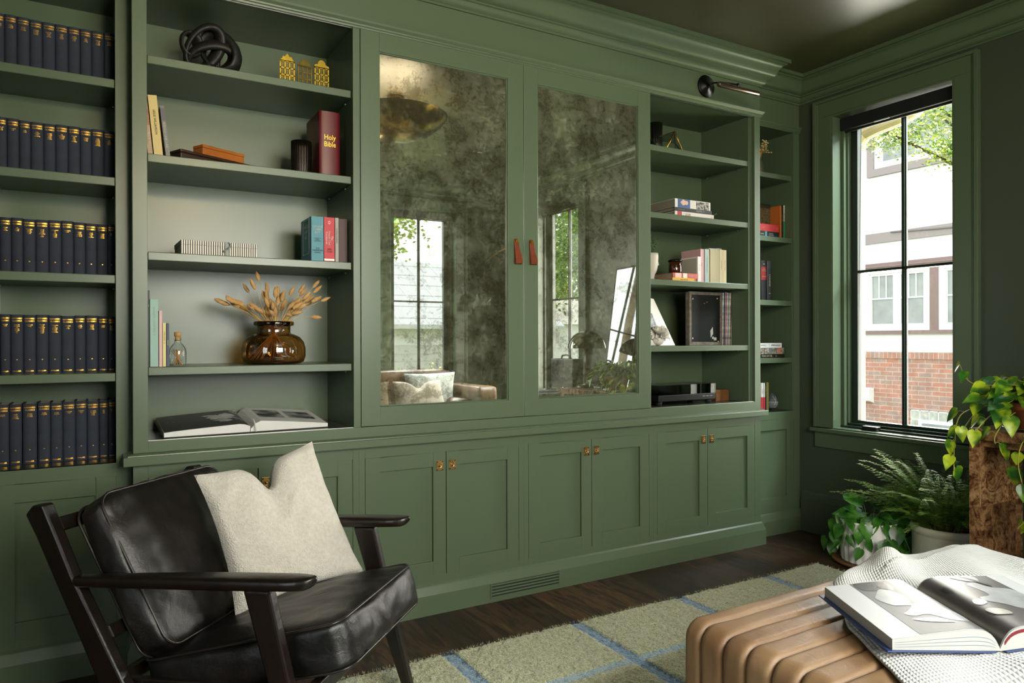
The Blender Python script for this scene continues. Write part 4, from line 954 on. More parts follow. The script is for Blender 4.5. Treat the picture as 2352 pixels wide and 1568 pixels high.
# turntable
z = ZT[4]
t = T('turntable', 'black turntable with clear lid in the bottom right compartment', 'turntable', M=TR(2.562, 2.875, z) @ R(1, 'Z'))
m = MB(); m.box(0, .428, 0, .20, .022, .056); m.build('plinth', mat('tt_black', '16171a', .25), t, local=True, bev=.003)
m = MB()
for fx in (.03, .40):
    for fy in (.03, .17): m.cyl((fx, fy, 0), (fx, fy, .022), .016, .018)
m.build('foot', mat('tt_rubber', '0a0a0a', .7), t, local=True)
m = MB()
for k in range(3): m.box(.325+k*.028, .345+k*.028, -.0012, .0005, .040, .0425)
m.build('buttons', cm('8a8c8e', .3), t, local=True)
m = MB(); m.cyl((.19, .10, .057), (.19, .10, .066), .095, n=48); m.build('platter', cm('1a1a1a', .4), t, local=True)
m = MB(); m.tube([(.36, .16, .075), (.36, .10, .078), (.30, .055, .076)], .003); m.cyl((.36, .16, .057), (.36, .16, .08), .014); m.build('tonearm', mat('chrome', 'c0c0c0', .15, 1.), t, local=True)
m = MB(); 
for q in ((0, .428, 0, .0025, .057, .106), (0, .428, .1975, .2, .057, .106), (0, .0025, .0025, .1975, .057, .106), (.4255, .428, .0025, .1975, .057, .106), (0, .428, 0, .2, .106, .1085)): m.box(*q)
m.build('dust_cover', glass_thin('smoke_plastic', (.32, .33, .35), 1.0), t, local=True)
t = T('wooden_block', 'small oak block beside the turntable', 'block', (3.10, 2.975, z+.0003))
m = MB(); m.box(3.046, 3.150, 2.935, 3.02, z+.0003, z+.066); m.build('block', mat('oak_block', '7b4f27', .5, var=(22, '4d2e14', .3)), t, bev=.002)

# ================================================================ NARROW CORNER BOOKCASE
z = 2.1703
t = T('dried_flower_vase', 'slim vase of dried white seed flowers on the top corner shelf', 'vase', (3.49, 3.0, z))
m = MB(); m.lathe([(.001, 0), (.022, 0), (.026, .02), (.020, .07), (.010, .095), (.012, .105)], (3.488, 3.0, z), 24); m.build('vase_body', cm('4b4a33', .4), t)
m = MB(); f2 = MB(); random.seed(9)
for i in range(48):
    a = random.uniform(0, 6.28); r = random.uniform(.01, .06); p = V((3.525+r*cos(a)*1.1, 3.0+r*sin(a)*.6, z+.18+random.uniform(-.025, .045)-r*.2))
    m.tube([(3.488, 3.0, z+.09), (3.495+r*.3*cos(a), 3.0, z+.14), p], .0009, n=4); f2.ball(p, .0052, 5, (1, 1, .7))
m.build('stems', cm('9a7a3a', .7), t, recalc=False); f2.build('seed_flowers', cm('c9bd92', .8), t, recalc=False)
z = 1.7883
lying('book', 'black spined paperback at the bottom of the corner shelf stack', 3.43, 3.614, z+.0003, .036, .16, '17181a', 2.962, [('DENIS', .011, 'e4e0d8', .150, 'v', 1), ('JAMES R\nSTEWART', .0105, 'e4e0d8', .070, 'v', 1)], bands=[(.108, .125, '4f8fa0')])
lying('book', 'bright red hardback on top of the black spined paperback', 3.43, 3.614, z+.0368, .043, .16, 'b3302e', 2.962, [('A PIANIST', .006, 'e8b9a8', .14, 'v', 1), ('VOLUME', .005, 'e8b9a8', .02, 'v', 1)])
t = T('speaker_radio', 'dark bronze cloth-fronted radio standing behind the red hardback', 'radio', (3.59, 3.06, z+.0003))
m = MB(); m.box(3.526, 3.641, 3.045, 3.14, z+.0003, z+.225); m.build('body', mat('radio_body', '2c261c', .5), t, bev=.004)
m = MB(); m.box(3.540, 3.632, 3.0425, 3.0455, z+.02, z+.195); m.build('grille', mat('radio_cloth', '6d5c38', .8, var=(160, '2c2414', .1)), t)
for x, w_, hh, c, l, tx, tc_ in ((3.6435, .017, .205, 'b5642b', 'orange paperback on the second corner shelf', '-', '3a2010'), (3.6583, .0115, .208, '2a1c16', 'dark brown paperback between the orange and the black one', 'LAST CALL', 'c8b070'), (3.6672, .006, .210, '14110f', 'thin black paperback on the second corner shelf', '', ''), (3.6765, .0115, .210, 'c8c6ba', 'white and green paperback at the right end of the second corner shelf', 'BUILT TO LAST', '2a3a30')):
    book('book', l, w_, hh, .13, c, up(x, 2.975, z+.0003), [(tx, .008, tc_, .13, 'v', 1.1)] if tx else [], bands=[(0, .11, '1f7a52')] if 'green' in l else [])
z = 1.4043
for x, w_, hh, c, l, tx in ((3.4465, .013, .240, 'b8a878', 'tan spined book half hidden beside the black volumes', ''), (3.490, .046, .243, '1c1d1f', 'thick black volume with a red title block on the corner shelf', ''), (3.540, .044, .241, '222326', 'black volume with long vertical gilt title beside the red titled volume', 'CARNEGIE')):
    o = book('book', l, w_, hh, .14, c, up(x, 2.975, z+.0003), [(tx, .016, 'cfc49a', .125, 'v', 1), ('~', .03, 'cfc49a', .045, 'h')] if tx else ([('THE\nHOUSE OF\nMORGAN', .008, 'e0d0b0', .185, 'h', .9), ('~', .03, 'e0d0b0', .222, 'h'), ('CHERNOW', .008, 'e0d0b0', .145, 'h', .9)] if 'red' in l and 'thick' in l else []), bands=[(.125, .205, '8e2420')] if 'thick' in l else ([(.20, .24, '2a2b2e')] if tx else []), round_=.003 if w_ > .03 else 0)
z = 1.0563
lying('book', 'black paperback with cream capital lettering, lowest of three stacked on the corner shelf', 3.43, 3.647, z+.0003, .0225, .15, '15130f', 2.952, [('KING OF OIL', .0175, 'd8cfa8', .155, 'v', .9), ('o', .02, 'c9a040', .075, 'v')])
lying('book', 'busy patterned paperback, middle of the three stacked on the corner shelf', 3.43, 3.644, z+.0231, .038, .15, '8f897a', 2.952, [('LIFE', .026, '4a2f2a', .085, 'v', 1), ('Y', .022, 'b9b2a0', .17, 'v', 1)], bands=[(.03, .05, 'b0653a'), (.11, .13, '5f6a70'), (.175, .18, '3a3a38')], cmat=mat('patterned', '9a9486', .5, var=(60, '5c4a40', .1)))
lying('book', 'white paperback with a red mark, top of the three stacked on the corner shelf', 3.43, 3.624, z+.0617, .028, .14, 'c9c9c6', 2.952, [('JOSEPH HELLER', .0125, '3a3f4a', .055, 'v', .95), ('CATCH-22', .012, '3a3f4a', .165, 'v', .8), ('*', .02, 'b03030', .112, 'v')])
z = .7328
for x, w_, hh, c, l, bd_, tx in ((3.452, .016, .172, 'c9c3b4', 'leftmost white and red paperback on the lowest corner shelf', [(0, .09, 'c04038')], ''), (3.4725, .017, .172, 'd2d0ca', 'white and red guide with a small round mark, second on the lowest corner shelf', [(0, .085, 'b8343c')], 'EXPERT'), (3.4905, .012, .171, 'cfd0cc', 'slim white and coral paperback beside the black one', [(0, .085, 'b8343c')], 'GUIDE'), (3.5035, .010, .172, '17181a', 'slim black paperback with lime lettering on the lowest corner shelf', [], 'THE HARD THINGS'), (3.5195, .020, .174, '6f6a34', 'olive cloth book next to the striped stone', [], '')):
    book('book', l, w_, hh, .12, c, up(x, 2.972, z), [(tx, .0075, 'b8c040' if 'black' in l else '3a3a3a', .12, 'v', 1)] if tx else [], bands=bd_)
t = T('striped_stone', 'dark egg-shaped stone with white painted lines, lowest corner shelf', 'ornament', (3.585, 3.0, z))
m = MB(); E = lambda f_: (.041*(sin(pi*f_)**.75)*(1.12-.35*f_), .108*f_); m.lathe([(max(1e-4, E(k/24)[0]), E(k/24)[1]) for k in range(25)], (3.588, 3.0, z), 32); m.build('stone', mat('slate_stone', '3c4246', .6, bump=(150, .2)), t)
m = MB()
for h in (.018, .027, .036, .045, .052):
    f_ = h/.108; r = E(f_)[0]+.0004; m.tube([(3.588+r*cos(a), 3.0+r*sin(a), z+h) for a in [-2.9+2.9*k/16 for k in range(17)]], .0011, n=5)
for s_ in (-1, 1): m.tube([(3.583+s_*(.012-.03*f2_)*1.0, 3.0-E(.3+.6*f2_)[0]*.98, z+.108*(.3+.6*f2_)) for f2_ in [k/12 for k in range(11)]], .001, n=5)
m.build('painted_lines', cm('c9c9c4', .6), t)

# ================================================================ PICTURE LIGHT
t = T('picture_light', 'dark bronze picture light fixed to the frieze above the right shelves', 'wall light', (2.85, YF, 2.537))
DB = mat('dark_bronze_metal', '16120f', .32, .7)
m = MB(); Mx = basis((2.842, YF-.0005, 2.537), (1, 0, 0), (0, 0, 1), (0, -1, 0))
m.lathe([(.060, 0), (.060, .006), (.056, .009), (.042, .010), (.040, .013), (.022, .014), (.020, .018), (.001, .018)], n=48, M=Mx); m.build('backplate', DB, t)
m = MB(); m.cyl((2.846, YF-.015, 2.54), (2.846, YF-.055, 2.54), .004); m.ball((2.846, YF-.028, 2.54), .0075, 8); m.tube([(2.846, YF-.055, 2.54), (2.86, YF-.09, 2.535), (2.925, YF-.15, 2.515)], .0045); m.ball((2.925, YF-.15, 2.515), .009, 8); m.build('arm', DB, t)
m = MB(); m.tube([(2.768, 2.648, 2.488), (2.775, 2.648, 2.488), (3.065, 2.648, 2.488), (3.072, 2.648, 2.488)], [.010, .0135, .0135, .010], n=18); m.cyl((2.925, 2.65, 2.5), (2.925, 2.657, 2.515), .006); m.build('lamp_tube', mat('bronze_tube', '6b5a54', .25, .85), t)
# ================================================================ RUG
def rug_mat():
    m, n, L, b = nodes_of('rug_wool')
    tc = n.new('ShaderNodeTexCoord'); sx = n.new('ShaderNodeSeparateXYZ'); L.new(tc.outputs['Object'], sx.inputs[0])
    def stripe(axis, off, period, half, lo=None):
        a = n.new('ShaderNodeMath'); a.operation = 'ADD'; a.inputs[1].default_value = off; L.new(sx.outputs[axis], a.inputs[0])
        p = n.new('ShaderNodeMath'); p.operation = 'PINGPONG'; p.inputs[1].default_value = period/2; L.new(a.outputs[0], p.inputs[0])
        c = n.new('ShaderNodeMath'); c.operation = 'LESS_THAN'; c.inputs[1].default_value = half; L.new(p.outputs[0], c.inputs[0]); return c
    return m, n, L, b, stripe, tc, sx
m_, n_, L_, b_, stripe, tc, sx = rug_mat()
RX0, RX1, RY0, RY1 = .25, 3.19, -.08, 2.385
cxr, cyr = (RX0+RX1)/2, (RY0+RY1)/2
s1 = stripe(0, cxr-1.102, .5635, .024); s2 = stripe(1, cyr-1.99, 1.56, .021); s3 = stripe(1, cyr-1.99+.78, 1.56, .021)
mx1 = n_.new('ShaderNodeMath'); mx1.operation = 'MAXIMUM'; L_.new(s2.outputs[0], mx1.inputs[0]); L_.new(s3.outputs[0], mx1.inputs[1])
ns = n_.new('ShaderNodeTexNoise'); ns.inputs['Scale'].default_value = 160; ns.inputs['Detail'].default_value = 3; L_.new(tc.outputs['Object'], ns.inputs['Vector'])
nb = n_.new('ShaderNodeTexNoise'); nb.inputs['Scale'].default_value = 5; L_.new(tc.outputs['Object'], nb.inputs['Vector'])
rg_ = ramp(n_, [(.3, '6e6e4c'), (.5, '92926c'), (.7, 'a9a983')]); L_.new(ns.outputs['Fac'], rg_.inputs['Fac'])
rb_ = ramp(n_, [(.3, '42586a'), (.55, '5f7c90'), (.75, '7b92a0')]); L_.new(ns.outputs['Fac'], rb_.inputs['Fac'])
rl_ = ramp(n_, [(.3, '5e6f74'), (.55, '84979a'), (.75, '9aa8a6')]); L_.new(ns.outputs['Fac'], rl_.inputs['Fac'])
x1 = n_.new('ShaderNodeMixRGB'); L_.new(mx1.outputs[0], x1.inputs[0]); L_.new(rg_.outputs[0], x1.inputs[1]); L_.new(rl_.outputs[0], x1.inputs[2])
x2 = n_.new('ShaderNodeMixRGB'); L_.new(s1.outputs[0], x2.inputs[0]); L_.new(x1.outputs[0], x2.inputs[1]); L_.new(rb_.outputs[0], x2.inputs[2])
L_.new(x2.outputs[0], b_.inputs['Base Color']); b_.inputs['Roughness'].default_value = .95; b_.inputs['Sheen Weight'].default_value = .3; b_.inputs['Specular IOR Level'].default_value = .1
bumpn(n_, L_, ns.outputs['Fac'], b_, .9, .008)
random.seed(21)
def rug():
    m = MB(); st = .0075; x0, x1, y0, y1 = .55, RX1, .9, RY1
    nx = int((x1-x0)/st); ny = int((y1-y0)/st)
    def fn(a, b):
        x = lerp(x0, x1, a); y = lerp(y0, y1, b)
        e = min(1, (RX1-x)/.02, (RY1-y)/.02); h = .023*max(0, e)**.4
        inS = abs(((x-1.102+.28175) % .5635)-.28175) < .026 or abs(y-1.99) < .023
        h -= .006 if inS else 0
        h += (.0045*noise.noise(V((x*70, y*70, 0)))+random.uniform(-.0025, .0025)+.002*noise.noise(V((x*25, y*25, 3))))*(1 if e > .2 else .3)
        j = .003 if 0 < a < 1 and 0 < b < 1 else .006
        return (x+random.uniform(-j, j), y+random.uniform(-j, j), max(.001, h))
    m.grid(fn, nx, ny)
    m.box(RX0, .55, RY0, RY1, .001, .021); m.box(.55, RX1, RY0, .9, .001, .021)
    m.box(.55, RX1-.004, .9, RY1-.004, .001, .009)
    # pile tufts along the visible edges
    for k in range(2600):
        x = random.uniform(.55, RX1) if k % 5 else RX1-random.uniform(0, .006); y = RY1-random.uniform(0, .006) if k % 5 else random.uniform(1.5, RY1)
        z = random.uniform(.004, .02); d = V((random.uniform(-.3, .3)+(0 if k % 5 else .6), (random.uniform(.2, .8) if k % 5 else random.uniform(-.3, .3)), random.uniform(.3, 1))).normalized()
        p = V((x, y, z)); s_ = d.orthogonal().normalized()*.0016; m.add([p-s_, p+s_, p+d*.010], [(0, 1, 2)])
    o = m.build('rug', m_, recalc=False)
    # texture space follows the rug centre
    me = o.data; off = V((cxr, cyr, 0))-o.location; off.z = 0
    for v in me.vertices: v.co -= off
    o.location += off
    return tag(o, 'sage green wool rug with a grid of blue stripes', 'rug')
rug()

# ================================================================ ARMCHAIR
ph = rad(-43.5); CF = V((cos(ph), sin(ph), 0)); CS = V((-sin(ph), cos(ph), 0)); CO = V((.70525, 2.07975, 0))
CM = basis(CO, CF, CS, (0, 0, 1))
CM = TR(0, 0, H) @ Matrix.Scale(.93, 4) @ TR(0, 0, -H) @ CM
t = T('armchair', 'low black leather lounge armchair with dark wooden paddle arms', 'armchair', M=CM)
EB = mat('ebony_wood', '0b0908', .33, var=(9, '1a110b', .25), bump=(45, .12), coat=.15)
def leather(name, hexc, hex2, rough, sc_=7):
    m, n, L, b = nodes_of(name)
    tc = n.new('ShaderNodeTexCoord'); a = n.new('ShaderNodeTexNoise'); a.inputs['Scale'].default_value = sc_; a.inputs['Detail'].default_value = 6
    L.new(tc.outputs['Object'], a.inputs['Vector']); r = ramp(n, [(.35, hexc), (.72, hex2)]); L.new(a.outputs['Fac'], r.inputs['Fac']); L.new(r.outputs[0], b.inputs['Base Color'])
    v = n.new('ShaderNodeTexVoronoi'); v.inputs['Scale'].default_value = 420; v.feature = 'DISTANCE_TO_EDGE'; L.new(tc.outputs['Object'], v.inputs['Vector'])
    w_ = n.new('ShaderNodeTexNoise'); w_.inputs['Scale'].default_value = 22; w_.inputs['Detail'].default_value = 5; w_.inputs['Distortion'].default_value = 1.5; L.new(tc.outputs['Object'], w_.inputs['Vector'])
    ad = n.new('ShaderNodeMath'); ad.operation = 'MULTIPLY_ADD'; ad.inputs[1].default_value = .25; L.new(v.outputs['Distance'], ad.inputs[0]); L.new(w_.outputs['Fac'], ad.inputs[2])
    bumpn(n, L, ad.outputs[0], b, .3, .006)
    rr_ = n.new('ShaderNodeMapRange'); rr_.inputs['To Min'].default_value = rough-.07; rr_.inputs['To Max'].default_value = rough+.12; L.new(a.outputs['Fac'], rr_.inputs['Value']); L.new(rr_.outputs[0], b.inputs['Roughness'])
    return m
BL = leather('black_leather', '0a0a0a', '1a1411', .36)
PIPE = mat('leather_piping', '1c1715', .34)
def bar(m, sec, v0, v1, r=.004):
    """prism through (u,z) outline, between v0 and v1"""
    m.add([(u, v0, z) for u, z in sec]+[(u, v1, z) for u, z in sec], [tuple(range(len(sec))), tuple(range(len(sec), 2*len(sec)))[::-1]]+[(i, (i+1) % len(sec), len(sec)+(i+1) % len(sec), len(sec)+i) for i in range(len(sec))])
for sd, nm in ((-1, 'near'), (1, 'far')):
    vc = sd*.3236; m = MB(); rr = []
    N = 60
    for i in range(N+1):      # paddle arm
        f_ = i/N; u = -.775+.775*f_; zt_ = .503+.0540*f_+.006*sin(pi*f_)
        w_ = (.016+.022*min(1, f_*1.5)**.8) ; w_ *= (1 if f_ < .90 else sqrt(max(.01, 1-((f_-.90)/.1005)**2)))
        th = .030+.006*sin(pi*f_*.9); th *= (1 if f_ < .96 else sqrt(max(.05, 1-((f_-.96)/.045)**2)))
        off = .004*sin(pi*f_)*sd
        ring_ = []
        for k in range(20):
            a = 2*pi*k/20; cx_ = abs(cos(a))**.55*(1 if cos(a) > 0 else -1); sx_ = abs(sin(a))**.55*(1 if sin(a) > 0 else -1)
            ring_.append((u, vc+off+w_*cx_, zt_-th/2+th/2*sx_))
        rr.append(ring_)
    m.rings(rr); m.build('arm', EB, t, local=True)
    m = MB(); v0, v1 = vc-.022, vc+.022
    bar(m, [(-.205, .512), (-.128, .514), (-.075, .30), (.018, -.0622), (-.014, -.0622), (-.135, .28)], v0+.004, v1-.004)
    m.build('front_leg', EB, t, local=True, bev=.007)
    m = MB(); v0, v1 = vc-.019, vc+.019
    bar(m, [(-.880, .700), (-.843, .704), (-.790, .60), (-.748, .515), (-.560, .20), (-.640, -.0872), (-.672, -.0872), (-.645, .195), (-.80, .485), (-.868, .612), (-.905, .672)], v0, v1)
    m.build('back_post', EB, t, local=True, bev=.006)
    m = MB(); bar(m, [(-.66, .175), (-.66, .215), (-.05, .250), (-.05, .205)], sd*.285-.013, sd*.285+.013); m.build('side_rail', EB, t, local=True, bev=.004)
for u, z in ((-.825, .640), (-.655, .345)):
    m = MB(); m.box(u-.012, u+.012, -.31, .31, z-.02, z+.02, M=TR(u, 0, z) @ R(-30, 'Y') @ TR(-u, 0, -z)); m.build('back_slat', EB, t, local=True, bev=.004)
m = MB(); m.box(-.06, -.03, -.31, .31, .20, .245); m.build('front_rail', EB, t, local=True, bev=.004)
m = MB(); m.box(-.66, -.63, -.31, .31, .18, .22); m.build('rear_rail', EB, t, local=True, bev=.004)
def cushion(nm, Mx, hx, hy, hz, puff, seed, wr, pipe=.0042, bulge=.012, nn=26, rc0=.05):
    m = MB(); rbox(m, 0, 0, 0, hx, hy, hz, .022, n=nn, puff=puff, wr=wr, wsc=7, M=Mx, seed=seed, puffy=bulge, rc=rc0); o = m.build(nm, BL, t, local=True, sub=1)
    m = MB()
    for s_ in (1, -1):
        pts = []
        rc = rc0; X_, Y_ = hx-.0045, hy-.0045
        for cxx, cyy, a0 in ((1, 1, 0), (-1, 1, 90), (-1, -1, 180), (1, -1, 270)):
            for q in range(7):
                a = rad(a0+15*q); pts.append(Mx @ V((cxx*(X_-rc)+rc*cos(a), cyy*(Y_-rc)+rc*sin(a), s_*(hz-.0045))))
        pts.append(pts[0])
        m.tube(pts, pipe, n=8, caps=False)
    m.build('piping', PIPE, o, local=True)
    return o
# seat cushion: top surface slopes down to the back
ang = math.atan2(.27, 1); sa = -math.degrees(ang)
cushion('seat_cushion', TR(-.262, 0, .253+.020) @ R(sa, 'Y'), .325, .272, .066, .030, 1, .010)
# back cushion
d_ = V((-.249, 0, .429)).normalized(); bn = V((.429, 0, .249)).normalized()
cc = (V((-.477, 0, .299))+V((-.726, 0, .728)))/2 - bn*.056
cushion('back_cushion', basis(cc, d_, V((0, 1, 0)), -bn.cross(V((0,0,0))) + V((bn.x, bn.y, bn.z))) , .248, .272, .052, .046, 5, .010)
# cream cushion
FAB = mat('cream_boucle', 'd3cec2', .92, sheen=.3, var=(90, 'bcb6a8', .3), bump=(220, .8))
m = MB(); cp = lambda u, v, z: CM @ V((u, v, z))
pillow(m, cp(-.430, -.045, .302), cp(-.165, .315, .352), cp(-.395, .365, .800), cp(-.585, -.035, .742), .155, n=34, pinch=.10, chop=.40, wr=.010, seed=4)
tag(m.build('cushion', FAB, recalc=False), 'cream textured square cushion with a chopped top, on the black armchair', 'cushion')

# ================================================================ OTTOMAN
TAN = leather('tan_leather', '6c4e33', '8d7050', .48, 4)
t = T('ottoman', 'large tan leather channel-tufted ottoman in the lower right corner', 'ottoman', (1.95, .9, .023))
seams = [1.365, 1.29, 1.215, 1.14, 1.065, .99, .915, .84, .765, .69, .615, .54, .465]
ox0, ox1, otop, obot = 1.352, 2.62, .418, .06
def channel(ya, yb, last=False, first=False):
    m = MB(); n = 12; rr = []
    cr = .052
    path_ = []
    for k in range(5): path_.append((ox0, lerp(obot, otop-cr, k/5), -1, 0))
    for k in range(9):
        a = (pi/2)*k/8; path_.append((ox0+cr-cr*cos(a), otop-cr+cr*sin(a), -cos(a), sin(a)))
    for k in range(1, 14): path_.append((lerp(ox0+cr, ox1-cr, k/13), otop, 0, 1))
    for k in range(1, 9):
        a = (pi/2)*k/8; path_.append((ox1-cr+cr*sin(a), otop-cr+cr*cos(a), sin(a), cos(a)))
    for k in range(1, 4): path_.append((ox1, lerp(otop-cr, obot, k/3), 1, 0))
    for x, z, nx, nz in path_:
        ring_ = []
        for k in range(n+1):
            f_ = k/n; y = lerp(ya, yb, f_); e = abs(f_*2-1)
            h = -.013*e**7
            if first and f_ > .5: h = -.05*max(0, (f_-.5)*2)**3
            h += .0035*noise.noise(V((x*9, y*14, z*9)))
            ring_.append((x+nx*h, y, z+nz*h))
        ring_ += [(x-nx*.05, yb, z-nz*.05), (x-nx*.05, ya, z-nz*.05)]
        rr.append(ring_)
    m.rings(rr, cap=True); return m
ys = [1.44]+seams
for i in range(len(ys)-1): channel(ys[i+1], ys[i], first=(i == 0)).build('channel', TAN, t, recalc=True)
m = MB(); m.box(ox0+.03, ox1-.03, .47, 1.405, .05, .375); m.build('core', mat('tan_dark', '4a3018', .7), t)
m = MB()
for q in ((ox0+.06, .52), (ox0+.06, 1.36), (ox1-.06, .52), (ox1-.06, 1.36)):
    mm = MB(); mm.cyl((q[0], q[1], .0235), (q[0], q[1], .06), .025, .03); mm.build('foot', EB, t)

# ================================================================ THROW
def knit_mat(name, col, col2, sx_, sy_, strength):
    m, n, L, b = nodes_of(name); tc = n.new('ShaderNodeTexCoord')
    mp = n.new('ShaderNodeMapping'); mp.inputs['Scale'].default_value = (sx_, sy_, 1); L.new(tc.outputs['UV'], mp.inputs['Vector'])
    sxx = n.new('ShaderNodeSeparateXYZ'); L.new(mp.outputs[0], sxx.inputs[0])
    def sn(ax, mul=1.):
        a = n.new('ShaderNodeMath'); a.operation = 'SINE'; L.new(sxx.outputs[ax], a.inputs[0]); q = n.new('ShaderNodeMath'); q.operation = 'ABSOLUTE'; L.new(a.outputs[0], q.inputs[0]); return q
    a, c = sn(0), sn(1); p = n.new('ShaderNodeMath'); p.operation = 'MULTIPLY'; L.new(a.outputs[0], p.inputs[0]); L.new(c.outputs[0], p.inputs[1])
    r = ramp(n, [(0, col2), (.35, col)]); L.new(p.outputs[0], r.inputs['Fac']); L.new(r.outputs[0], b.inputs['Base Color'])
    b.inputs['Roughness'].default_value = .95; b.inputs['Sheen Weight'].default_value = .3; b.inputs['Specular IOR Level'].default_value = .15
    bumpn(n, L, p.outputs[0], b, strength, .006); return m
KN = knit_mat('white_knit', 'c9c7c0', 'a4a198', 430, 420, .5)
def throw():
    m = MB(); nu, nv = 190, 150
    # cloth laid over the right part of the ottoman: u across (left edge -> right), v front -> back
    L0 = [(1.16, .42), (1.33, .66), (1.468, .86), (1.545, .985), (1.66, 1.150), (1.80, 1.27), (1.93, 1.375), (2.03, 1.425), (2.06, 1.44)]
    def left(v):
        k = v*(len(L0)-1); i = min(int(k), len(L0)-2); f_ = k-i; a, b = L0[i], L0[i+1]; return (lerp(a[0], b[0], f_), lerp(a[1], b[1], f_))
    uv = []
    def fn(a, b):
        lx, ly = left(b); rx, ry = lerp(2.15, 2.60, b), lerp(.40, 1.36, b)
        x = lerp(lx, rx, a); y = lerp(ly, ry, a)
        x += .012*noise.noise(V((b*9, a*3, 1)))*(1-a); y += .012*noise.noise(V((b*6, 5, a*8)))
        e = min(1, a/.05, (1-b)/.04)
        # folds running roughly from the back left corner to the front right
        s_ = (x-1.9)*.80-(y-1.1)*.75; q = (x-1.9)*.6+(y-1.1)*.8
        h = .010+.018*(.5+.5*sin(s_*24+1.8*sin(q*5)))*min(1, a*3)
        h += .018*max(0, noise.noise(V((x*4.2, y*4.2, 2))))
        pb = math.exp(-(((x-2.12)/.17)**2+((y-1.345)/.07)**2)); h += .036*pb*(1+.35*sin(s_*34+1))          # pile behind the book
        pf = math.exp(-(((x-1.93)/.22)**2+((y-.68)/.085)**2)); h += .040*pf*(1+.5*sin(q*48))       # folds in front
        pr2 = max(0, min(1, (x-2.0)/.2)); h += .03*pr2*(1 if y < 1.3 else .5)
        # pressed flat under the book
        bx = (x-1.78)*.503+(y-.849)*.864; by = (x-1.78)*.864-(y-.849)*.503
        ins = (-.03 < bx < .365) and (-.275 < by < .27)
        if ins:
            k = min(1, (bx+.03)/.02, (.365-bx)/.02, (by+.275)/.02, (.27-by)/.02); lim = .0215+(.033*max(0, (by)/.25))
            h = lerp(h, min(h, lim), max(0, k)) if by > 0 else lerp(h, min(h, .0215), max(0, k))
        h *= (.25+.75*max(0, e)**.5)
        z = .424+h
        if y > 1.39: z -= .9*(y-1.39)**1.0*.35
        return (x, y, z)
    m.grid(fn, nu, nv)
    o = m.build('throw_blanket', KN, recalc=False)
    ul = o.data.uv_layers.new(name='uv'); W_ = nu+1
    uvs = [(0, 0)]*len(o.data.vertices)
    for lp in o.data.loops:
        vi = lp.vertex_index; i = vi % W_; j = vi//W_; ul.data[lp.index].uv = (i/nu*.62, j/nv*.72)
    md = o.modifiers.new('s', 'SOLIDIFY'); md.thickness = .007; md.offset = -1
    return tag(o, 'chunky white knitted throw crumpled over the tan ottoman', 'blanket')
throw()
# open book on the throw
ax_ = V((.503, .864, .0)).normalized(); lf_ = V((-.875, .484, .0)).normalized(); g0 = V((1.780, .849, .4490))
t = T('open_book', 'large open photography book with dark blue cover lying on the white throw', 'book', M=basis(g0, -lf_, ax_, (0, 0, 1)))
Lb, Wb = .352, .262
PB = mat('page_body', 'a3a29c', .6)
hp = lambda s_: (.008+.050*(1-math.exp(-s_*13))-.030*min(1, max(0, (s_-.10)/.9))**1.0)       # page surface height away from the gutter
lx_ = lambda s_: -s_*.248; rx_ = lambda s_: s_*.248
tilt = .13
def surf(side, s_, y, off=0):
    x = s_*.248*side; z = hp(s_)+off+(x*tilt if side > 0 else -x*.015); return (x, y, z)
m = MB(); m.box(-Wb, -.012, -.006, Lb, 0, .0035, M=R(.9, 'Y')); m.build('cover', mat('navy_cover', '22335c', .4), t, local=True, bev=.001)
m = MB(); m.box(.012, Wb, -.006, Lb, -.001, .0025, M=R(-7.6, 'Y')); m.build('cover', mat('navy_cover', '22335c', .4), t, local=True, bev=.001)
for side, nm in ((-1, 'left_pages'), (1, 'right_pages')):
    m = MB(); rr = []
    for k in range(25):
        s_ = k/24; x, _, z = surf(side, s_, 0); zb = (.0035 if side < 0 else .003)+(abs(x)*tilt if side > 0 else abs(x)*.015)
        rr.append([(x, 0, zb), (x, 0, z), (x, Lb-.008, z), (x, Lb-.008, zb)])
    m.rings(rr, smooth=False); m.build(nm, PB, t, local=True)
    m = MB(); m.grid(lambda a, b: surf(side, .002+a*.996, b*(Lb-.008), .0006), 40, 4); m.build('page', mat('glossy_white', 'b4b4b2', .42), t, local=True, recalc=False)
def patch(side, s0, s1, y0, y1, off, nu=26, nv=4):
    m = MB(); m.grid(lambda a, b: surf(side, lerp(s0, s1, a), lerp(y0, y1, b), off), nu, nv); return m
def photo(name, base, dark, sc_):
    return mat(name, base, .42, var=(sc_, dark, .16))
patch(-1, .0, .73, .004, Lb-.012, .0011).build('photo_left', photo('photo_grey', '5c5c5a', '444443', 5), t, local=True, recalc=False)
patch(1, .0, .80, .004, Lb-.012, .0011).build('photo_right', mat('photo_dark', '34302e', .38, var=(6, '4b4745', .15)), t, local=True, recalc=False)
